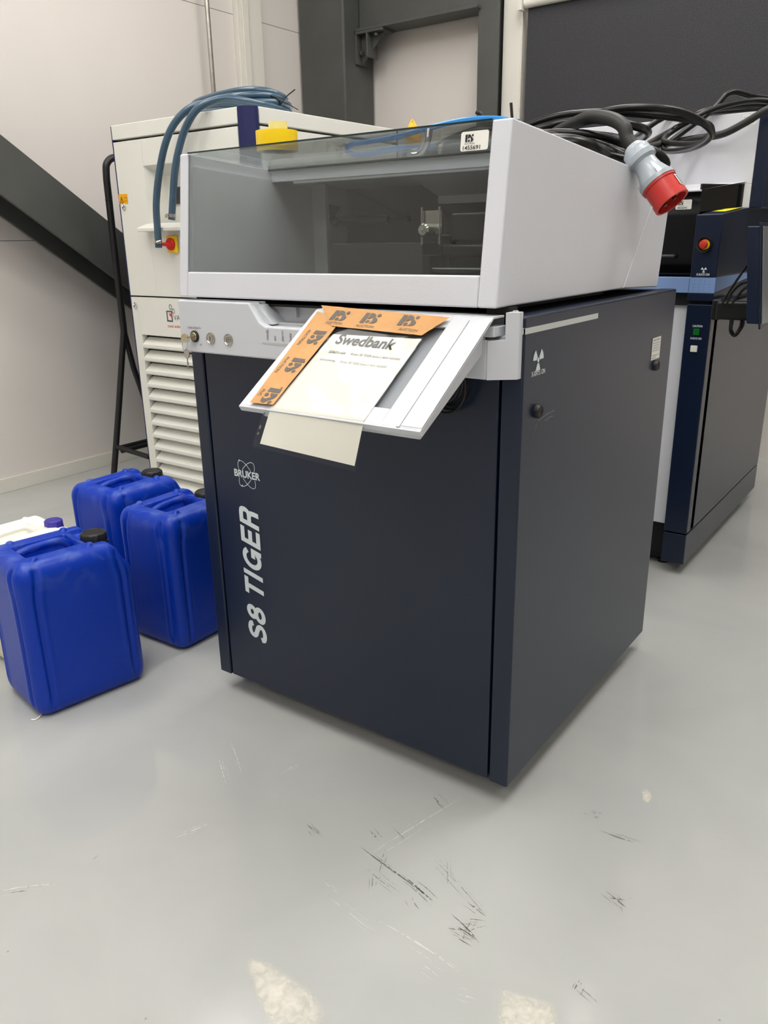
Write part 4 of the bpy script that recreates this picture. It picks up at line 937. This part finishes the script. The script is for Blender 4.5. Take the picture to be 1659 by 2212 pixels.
# the red industrial plug
pg = thing('power_plug', 'red and grey industrial plug on a thick cable hanging over the lid corner', 'power plug', (0.0, 0.55, 1.24))
A = Vector((-0.0345, 0.552, 1.280)); B = Vector((0.0445, 0.542, 1.187)); ax = (B-A).normalized()
MB().lathe([(0.0178, -0.0089), (0.0236, -0.0018), (0.0276, 0.0036), (0.0285, 0.0160), (0.0307, 0.0187), (0.0307, 0.0303), (0.0276, 0.0320), (0.0249, 0.0356)], A, ax, 36, ribs=(0.0, 0.02, 6, 0.0012)).build('gland_nut', 'greypl', pg)
MB().lathe([(0.0240, 0.0320), (0.0245, 0.0445), (0.0267, 0.0570), (0.0320, 0.0712), (0.0352, 0.0801), (0.0383, 0.0810), (0.0383, 0.0899), (0.0356, 0.0908)], A, ax, 40).build('shell', 'greypl', pg)
mb = MB()
for k in range(3):
    u = ax.orthogonal().normalized(); q = Matrix.Rotation(R(40+120*k), 3, ax) @ u
    mb.obox(A+ax*0.069+q*0.029, q*0.008, ax*0.013, q.cross(ax)*0.009)
mb.build('clip', 'chrome', pg, bevel=0.001)
MB().lathe([(0.0343, 0.0890), (0.0369, 0.0899), (0.0369, 0.0952), (0.0347, 0.0957), (0.0343, 0.1264), (0.0365, 0.1273), (0.0365, 0.1406), (0.0320, 0.1406), (0.0316, 0.1050), (0.0001, 0.1050)], A, ax, 48).build('collar', 'red', pg)
mb = MB()
u = ax.orthogonal().normalized()
for k in range(5):
    q = Matrix.Rotation(R(72*k), 3, ax) @ u; mb.tube([A+ax*0.105+q*0.018, A+ax*0.133+q*0.018], 0.004, 10, smooth=False)
mb.build('pins', 'brass', pg)
v = Vector((0.85, -0.6, 0.05)); v = (v-ax*v.dot(ax)).normalized(); s_ = ax.cross(v)
def lab(s, t):
    a = R(26+30*s); return A+ax*(0.099+0.025*t)+(v*math.cos(a)-s_*math.sin(a))*0.0352+ (v*math.cos(a)-s_*math.sin(a))*0.0006
lb = MB().grid(lab, 8, 1).build('label', 'label', pg); lb['label'] = 'small white printed sticker'
mb = MB()
for k in range(5): mb.grid(lambda s, t: A+ax*(0.102+0.0045*k+0.002*t)+(v*math.cos(R(30+22*s))-s_*math.sin(R(30+22*s)))*0.0363, 6, 1)
mb.build('print', 'inkgrey', lb)
MB().tube([A+ax*0.0, A-ax*0.03, (-0.066, 0.56, 1.328), (-0.105, 0.585, 1.348), (-0.165, 0.62, 1.360), (-0.23, 0.66, 1.352), (-0.32, 0.70, 1.33), (-0.45, 0.70, 1.29)], 0.0145, 18).build('cord', 'rubberm', pg)

# ------------------------------------------------------------------ the second machine (rear right)
df = thing('diffractometer', 'tall navy and white x-ray machine behind on the right', 'lab machine', (-0.6, 1.95, 0))
def rear_machine():
    xr, xc, y0, y1 = -0.0545, -0.1315, 1.4, 2.47
    MB().box(-1.15, xr-0.02, y0+0.06, y1-0.02, 0.05, 0.93).box(-1.15, xc-0.01, 1.62, y1-0.02, 0.93, 1.2).build('body', 'black', df)
    mb = MB().box(xc, xr, y0, y0+0.08, 0.152, 0.9055); pst = mb.build('corner_post', 'navy', df, bevel=0.003)
    mb = MB().box(xr-0.02, xr, y0+0.036+0.004, y1, 0.152, 0.9); mb.build('side_door', 'navy', df, bevel=0.002)
    MB().box(xc, xr, y0, y1, 0.04, 0.147).build('plinth', 'navy', df, bevel=0.003)
    MB().box(-1.15, xc-0.002, y0+0.03, y0+0.05, 0.166, 0.9325).build('front_panel', 'white', df, bevel=0.003)
    MB().box(-1.15, xc, y0+0.08, y0+0.10, 0.02, 0.166).build('base_recess', 'black', df)
    for x in (-1.0, -0.15):
        for y in (1.5, 2.35):
            MB().lathe([(0.02, 0), (0.02, 0.012), (0.008, 0.014), (0.008, 0.06)], (x, y, 0.0), n=16).build('foot', 'blackpl', df)
    MB().box(-1.15, xr-0.012, y0+0.02, y1, 0.9, 0.942).build('gap', 'black', df)
    # light blue band, left run and tower part with tapering underside
    MB().box(-1.15, xc-0.001, y0, y0+0.05, 0.9395, 0.985).build('band', 'lblue', df, bevel=0.001)
    MB().prism([(y0, 0.9395), (y0, 0.9855), (y0+0.55, 0.985), (y0+0.55, 0.975)], 'x', xc, xr).build('band', 'lblue', df, bevel=0.001)
    MB().prism([(y0, 0.9165), (y0, 0.939), (y0+0.55, 0.9745), (y0+0.9, 0.985), (y0+1.05, 0.985), (y0+1.05, 0.9165)], 'x', xc-0.002, xr-0.0005).build('tower_base', 'navy', df, bevel=0.001)
    tw = MB().prism([(y0, 0.986), (y0, 1.1675), (y0+0.55, 1.2115), (y0+1.05, 1.2115), (y0+1.05, 0.986)], 'x', xc, xr).build('tower', 'navy', df, bevel=0.003)
    mb = MB()
    for i in range(4):
        for j in range(4):
            flat(mb, (xc+0.0145+i*0.0155, y0, 0.976-j*0.0102), XA, ZA, circ(0, 0, 0.0009, 8))
    mb.build('perforation', 'ink', df, keepnormals=True)
    mb = MB(); trefoil(mb, (xc+0.039, y0, 1.0085), XA, ZA, 0.0085)
    text_into(mb, 'X-RAYS ON', 0.0095, (xc+0.0185, y0, 0.9915), XA, ZA, bold=0.025, width=0.039)
    mb.build('warning_sign', 'print', tw, keepnormals=True)
    # emergency stop
    mb = MB().lathe([(0.0215, 0), (0.0235, 0.010), (0.0225, 0.013), (0.019, 0.011), (0.017, 0.002)], (xc+0.0345, y0, 1.082), (0, -1, 0), 32)
    es = mb.build('emergency_stop', 'blackpl', tw)
    MB().lathe([(0.015, 0.001), (0.015, 0.004), (0.008, 0.005)], (xc+0.0345, y0, 1.082), (0, -1, 0), 28).build('ring', 'yellow', es)
    MB().lathe([(0.0075, 0.003), (0.008, 0.014), (0.0125, 0.016), (0.0125, 0.021), (0.010, 0.025), (0.0001, 0.0265)], (xc+0.0345, y0, 1.082), (0, -1, 0), 32).build('push_head', 'red', es)
    # small lamp and switch on the post
    mb = MB(); text_into(mb, 'CAUTION', 0.0088, (xc+0.0235, y0, 0.837), XA, ZA, bold=0.025, width=0.030); text_into(mb, 'X-RAYS ON', 0.0088, (xc+0.0205, y0, 0.799), XA, ZA, bold=0.025, width=0.0345)
    mb.build('lettering', 'print', pst, keepnormals=True)
    MB().box(xc+0.028, xc+0.046, y0-0.003, y0, 0.812, 0.832).build('lamp', 'green', pst, bevel=0.001)
    MB().box(xc+0.025, xc+0.046, y0-0.005, y0, 0.760, 0.780).build('button', 'label', pst, bevel=0.002)
    # glass hood: front pane, angled pane, white top
    MB().box(-1.15, -0.164, 1.548, 1.556, 0.985, 1.239).build('front_glass', 'blackgl', df)
    MB().box(-1.10, -0.275, 1.535, 1.548, 0.985, 0.99).build('sill', 'blackpl', df)
    MB().tube([(-1.0, 1.53, 1.045), (-0.225, 1.53, 1.045)], 0.006, 14, smooth=False).tube([(-0.228, 1.53, 1.045), (-0.228, 1.548, 1.045)], 0.005, 10, smooth=False).build('handle', 'indark', df)
    mb = MB(); mb.prism([(-0.164, 1.55), (-0.075, 1.70), (-0.082, 1.704), (-0.171, 1.554)], 'z', 1.17, 1.262); mb.build('angled_glass', 'blackgl', df)
    mb = MB(); mb.box(-1.15, -0.052, 1.70, 2.42, 1.263, 1.4735); mb.box(-0.074, -0.052, 1.70, 1.72, 1.19, 1.263)
    mb.prism([(1.55, 1.239), (1.70, 1.264), (1.70, 1.27), (1.55, 1.245)], 'x', -1.15, -0.164)
    mb.face([(-0.164, 1.55, 1.245), (-0.07, 1.70, 1.27), (-0.164, 1.70, 1.27)])
    hd = mb.build('hood', 'white', df, bevel=0.002)
    MB().box(-0.0515, -0.012, 1.70, 2.45, 1.19, 1.4765).build('upper_side_panel', 'navy', df, bevel=0.003)
    mb = MB(); flat(mb, (-0.103, 1.70, 1.437), XA, ZA, [(0, 0), (0.042, 0), (0.042, 0.028), (0, 0.028)], 0.001); lb = mb.build('label', 'label', hd, keepnormals=True)
    mb = MB(); text_into(mb, 'MADE IN GERMANY', 0.006, (-0.101, 1.70, 1.457), XA, ZA, width=0.02, lift=0.0016); text_into(mb, 'GERMANY', 0.006, (-0.098, 1.70, 1.441), XA, ZA, width=0.032, lift=0.0016); mb.build('print', 'inkgrey', lb, keepnormals=True)
    mb = MB(); a, sl = y0+0.06, 0.08
    mb.face([(-0.118, y0+0.12, 1.1775+0.001), (-0.075, y0+0.10, 1.176+0.001), (-0.068, y0+0.36, 1.1968+0.001), (-0.10, y0+0.36, 1.1968+0.001)])
    mb.build('warning_sticker', 'yelsticker', tw, keepnormals=True)
    sticker((-0.2405, 1.548, 1.188), XA, ZA, '1455692', df, 0.050, 0.029)
    # black swivel bracket for the monitor
    mb = MB(); mb.box(xr, xr+0.03, y0-0.02, y0+0.16, 0.862, 0.925); mb.box(xr+0.02, 0.075, y0-0.045, y0+0.02, 0.866, 0.92)
    br = mb.build('monitor_bracket', 'blackpl', df, bevel=0.008, seg=3)
    mb = MB()
    for k in range(3): mb.lathe([(0.0001, 0.006), (0.005, 0.004), (0.0065, 0), ], (xr+0.012, y0-0.022, 0.875+0.0185*k), (0, 1, 0), 14)
    mb.build('screw', 'blackpl', br)
rear_machine()

# monitor seen nearly edge-on
mo = thing('monitor', 'navy monitor seen edge-on at the right frame edge, on a black bracket', 'monitor', (0.095, 1.3, 0.865))
def mon():
    dz = Vector((-0.030, 0, 0.262)); O = Vector((0.080, 1.25, 0.868))
    MB().obox(O, (0.034, 0, 0), (0, 0.36, 0), dz).build('housing', 'navy', mo, bevel=0.003)
    MB().obox(O+Vector((0.034, -0.004, -0.014)), (0.0055, 0, 0), (0, 0.37, 0), dz*1.09).build('bezel', 'navy', mo, bevel=0.0015)
    MB().obox(O+Vector((0.0395, 0.004, 0.0)), (0.003, 0, 0), (0, 0.35, 0), dz).build('screen', 'screen', mo)
    MB().obox(O+Vector((-0.006, 0.06, 0.06)), (0.008, 0, 0), (0, 0.12, 0), dz*0.6).build('mounting_plate', 'blackpl', mo, bevel=0.002)
    mb = MB()
    for k, P in enumerate(([(0.065, 1.33, 1.06), (0.03, 1.31, 0.99), (0.0, 1.33, 0.94), (-0.015, 1.35, 0.915)], [(0.068, 1.34, 0.98), (0.04, 1.33, 0.975), (0.015, 1.33, 0.95), (0.0, 1.34, 0.915)], [(0.07, 1.33, 0.97), (0.045, 1.33, 0.958), (0.025, 1.33, 0.93), (0.015, 1.34, 0.915)],
                           [(0.02, 1.35, 0.87), (0.022, 1.34, 0.84), (0.034, 1.34, 0.83), (0.044, 1.345, 0.85), (0.044, 1.35, 0.87)], [(0.014, 1.35, 0.87), (0.018, 1.345, 0.835), (0.034, 1.345, 0.822), (0.05, 1.35, 0.85), (0.05, 1.35, 0.87)])):
        mb.tube(P, 0.0035, 8)
    mb.build('cables', 'rubber', mo)
mon()

# ------------------------------------------------------------------ floor marks
SC= [(-0.1767, -0.2582, 0.0058, -0.2873, 3), (-0.1356, -0.2341, -0.1103, -0.2885, 2), (-0.1901, -0.2103, -0.1598, -0.2237, 3), (-0.1561, -0.1788, -0.1088, -0.1959, 1.5), (-0.1384, -0.2941, -0.0655, -0.3073, 2), (-0.1141, -0.3049, -0.0991, -0.328, 3), (-0.0732, -0.2696, 0.0044, -0.2896, 5), (-0.044, -0.2042, 0.1005, -0.2647, 1.5), (0.0487, -0.2948, 0.1179, -0.3201, 3), (0.0589, -0.2566, 0.0987, -0.2647, 3), (0.0637, -0.3119, 0.1133, -0.3166, 3), (0.0595, -0.3231, 0.089, -0.3083, 1.5), (0.0669, -0.2941, 0.1053, -0.2734, 1.5), (0.0858, -0.3106, 0.11, -0.2819, 1.5), (0.0844, -0.2879, 0.0921, -0.3291, 2), (-0.1456, -0.0531, -0.1088, -0.068, 3), (0.2482, -0.0926, 0.2894, -0.1084, 3), (0.2587, -0.1046, 0.2853, -0.0924, 2), (0.2669, -0.0925, 0.2896, -0.1205, 1.5), (0.1955, 0.0492, 0.2516, 0.0574, 3), (0.1464, 0.0882, 0.1667, 0.0989, 3), (0.1539, 0.0817, 0.1652, 0.0829, 2), (-0.3011, -0.2713, -0.2676, -0.2751, 2.5), (-0.3019, -0.2605, -0.2651, -0.2781, 1.5), (-0.2909, -0.2803, -0.2763, -0.2874, 1.5), (-0.0274, -0.3041, -0.003, -0.3186, 2), (-0.0234, -0.1927, 0.0085, -0.2398, 1.2), (0.2807, -0.3003, 0.3188, -0.3107, 1.5), (0.2813, -0.3108, 0.2819, -0.2904, 3), (-0.5788, -0.576, -0.5804, -0.5625, 1.5), (0.0802, -0.3318, 0.1117, -0.3323, 2)]
WH= [(-0.1525, -0.2651, -0.0904, -0.0185, 2), (-0.0448, -0.3782, 0.1188, -0.3862, 2.2), (-0.6118, -0.2211, -0.5361, -0.2715, 2), (-0.6428, -0.1569, -0.5307, -0.2294, 1.5), (-0.1481, -0.3882, -0.0463, -0.4029, 1.2), (-0.4591, -0.1722, -0.4488, -0.1252, 1.8), (0.0425, -0.408, 0.0987, -0.4127, 1.2), (0.1379, -0.4212, 0.1661, -0.413, 1.5), (-0.1806, -0.3648, -0.1426, -0.3714, 1.2), (-0.6517, -0.7197, -0.5829, -0.6517, 4), (-0.4943, -0.445, -0.4713, -0.3811, 2)]
def strokes(L, k, jit):
    mb = MB(); rnd = random.Random(3)
    LL = list(L)
    for x0, y0, x1, y1, w_ in L:         # fainter strokes running beside each main one
        if k < 0.0004: break
        for q in range(3):
            a, b = rnd.uniform(-0.2, 0.5), rnd.uniform(0.5, 1.1); ox, oy = rnd.uniform(-0.012, 0.012), rnd.uniform(-0.012, 0.012)
            LL.append((x0+(x1-x0)*a+ox, y0+(y1-y0)*a+oy, x0+(x1-x0)*b+ox, y0+(y1-y0)*b+oy, w_*0.35))
    for x0, y0, x1, y1, w_ in LL:
        d = math.hypot(x1-x0, y1-y0); nx_, ny_ = -(y1-y0)/d, (x1-x0)/d; N = max(2, int(d/0.005)); pts = []
        c = rnd.uniform(-1, 1)*jit*d
        for i in range(N+1):
            t = i/N; ww = w_*k*(0.15+0.85*math.sin(math.pi*t))*rnd.uniform(0.4, 1.2); o = c*math.sin(math.pi*t)+rnd.uniform(-1, 1)*0.0003
            pts.append((x0+(x1-x0)*t+nx_*o, y0+(y1-y0)*t+ny_*o, ww))
        for p, q in zip(pts, pts[1:]):
            if rnd.random() < 0.25: continue
            mb.face([(p[0]-nx_*p[2], p[1]-ny_*p[2], 0.0004), (q[0]-nx_*q[2], q[1]-ny_*q[2], 0.0004), (q[0]+nx_*q[2], q[1]+ny_*q[2], 0.0004), (p[0]+nx_*p[2], p[1]+ny_*p[2], 0.0004)])
    return mb
M['scuff'] = mat('scuff_rubber', srgb(112, 111, 106), 0.5, noise=0.2, nscale=60)
M['scratch'] = mat('scratch_pale', srgb(216, 215, 210), 0.4, noise=0.05)
o = strokes(SC, 0.00042, 0.04).build('scuff_marks', 'scuff', None, keepnormals=True); tag(o, 'dark rubber scuffs scattered on the grey floor in front of the navy machine', 'floor marks', kind='stuff')
o = strokes(WH, 0.0004, 0.03).build('scratch_marks', 'scratch', None, keepnormals=True); tag(o, 'pale scratches on the grey floor around the navy machine', 'floor marks', kind='stuff')
mb = MB().tube([(-1.118, -0.342, 0.002), (-1.108, -0.356, 0.003), (-1.104, -0.37, 0.002), (-1.112, -0.378, 0.002)], 0.0022, 6)
tag(mb.build('tape_scrap', 'paper', None), 'tiny white scrap at the foot of the front blue jerrycan', 'scrap')

# pale patches laid on the floor, denser towards their middle
def patch_mat():
    m = mat('pale_floor_patch', srgb(236, 231, 218), 0.2, noise=0.0); nt = m.node_tree; b = nt.nodes['Principled BSDF']; o = nt.nodes['Material Output']
    g = nt.nodes.new('ShaderNodeNewGeometry'); n = nt.nodes.new('ShaderNodeTexNoise'); n.inputs['Scale'].default_value = 55; n.inputs['Detail'].default_value = 5; n.inputs['Distortion'].default_value = 1.2
    nt.links.new(g.outputs['Position'], n.inputs['Vector'])
    a = nt.nodes.new('ShaderNodeAttribute'); a.attribute_name = 'density'
    ad = nt.nodes.new('ShaderNodeMath'); ad.operation = 'ADD'; nt.links.new(n.outputs['Fac'], ad.inputs[0]); nt.links.new(a.outputs['Fac'], ad.inputs[1])
    mr = nt.nodes.new('ShaderNodeMapRange'); mr.inputs['From Min'].default_value = 0.75; mr.inputs['From Max'].default_value = 1.6; mr.inputs['To Max'].default_value = 0.75; nt.links.new(ad.outputs[0], mr.inputs['Value'])
    t = nt.nodes.new('ShaderNodeBsdfTransparent'); mx = nt.nodes.new('ShaderNodeMixShader')
    nt.links.new(mr.outputs[0], mx.inputs[0]); nt.links.new(t.outputs[0], mx.inputs[1]); nt.links.new(b.outputs[0], mx.inputs[2]); nt.links.new(mx.outputs[0], o.inputs['Surface'])
    return m
M['patch'] = patch_mat()
def patch(name, label, pts, z=0.0006):
    c = Vector((sum(p[0] for p in pts)/len(pts), sum(p[1] for p in pts)/len(pts), z)); bm = bmesh.new(); lay = bm.verts.layers.float.new('density')
    cv = bm.verts.new(c); cv[lay] = 1.0; R1 = []; R2 = []
    for p in pts:
        q = Vector((p[0], p[1], z)); v = bm.verts.new(c.lerp(q, 0.72)); v[lay] = 0.75; R1.append(v); v = bm.verts.new(q); v[lay] = 0.1; R2.append(v)
    n = len(pts)
    for i in range(n):
        j = (i+1) % n; bm.faces.new((cv, R1[i], R1[j])); bm.faces.new((R1[i], R2[i], R2[j], R1[j]))
    bmesh.ops.recalc_face_normals(bm, faces=bm.faces[:])
    me = bpy.data.meshes.new(name); bm.to_mesh(me); bm.free(); me.materials.append(M['patch'])
    o = bpy.data.objects.new(name, me); COL.objects.link(o); tag(o, label, 'floor patch')
patch('pale_patch', 'large pale patch on the floor nearest the camera, left of centre', [(-0.1916, -0.5566), (-0.1651, -0.549), (-0.1255, -0.5417), (-0.078, -0.5446), (-0.038, -0.5465), (-0.0051, -0.5615), (0.0118, -0.5949), (-0.0122, -0.6291), (-0.0448, -0.6434), (-0.0928, -0.6231), (-0.1384, -0.5971), (-0.1736, -0.5807)])
patch('pale_patch', 'pale patch on the floor at the bottom edge right of centre', [(0.1784, -0.373), (0.2047, -0.3645), (0.2377, -0.3512), (0.2712, -0.3488), (0.288, -0.3696), (0.3041, -0.3981), (0.2648, -0.4386), (0.2148, -0.4609), (0.1971, -0.4196)])
patch('pale_patch', 'small white spot in the floor right of the navy machine corner', [(0.2067, 0.2156), (0.2143, 0.2282), (0.2272, 0.2189), (0.2371, 0.2008), (0.2358, 0.1756), (0.221, 0.1792)])
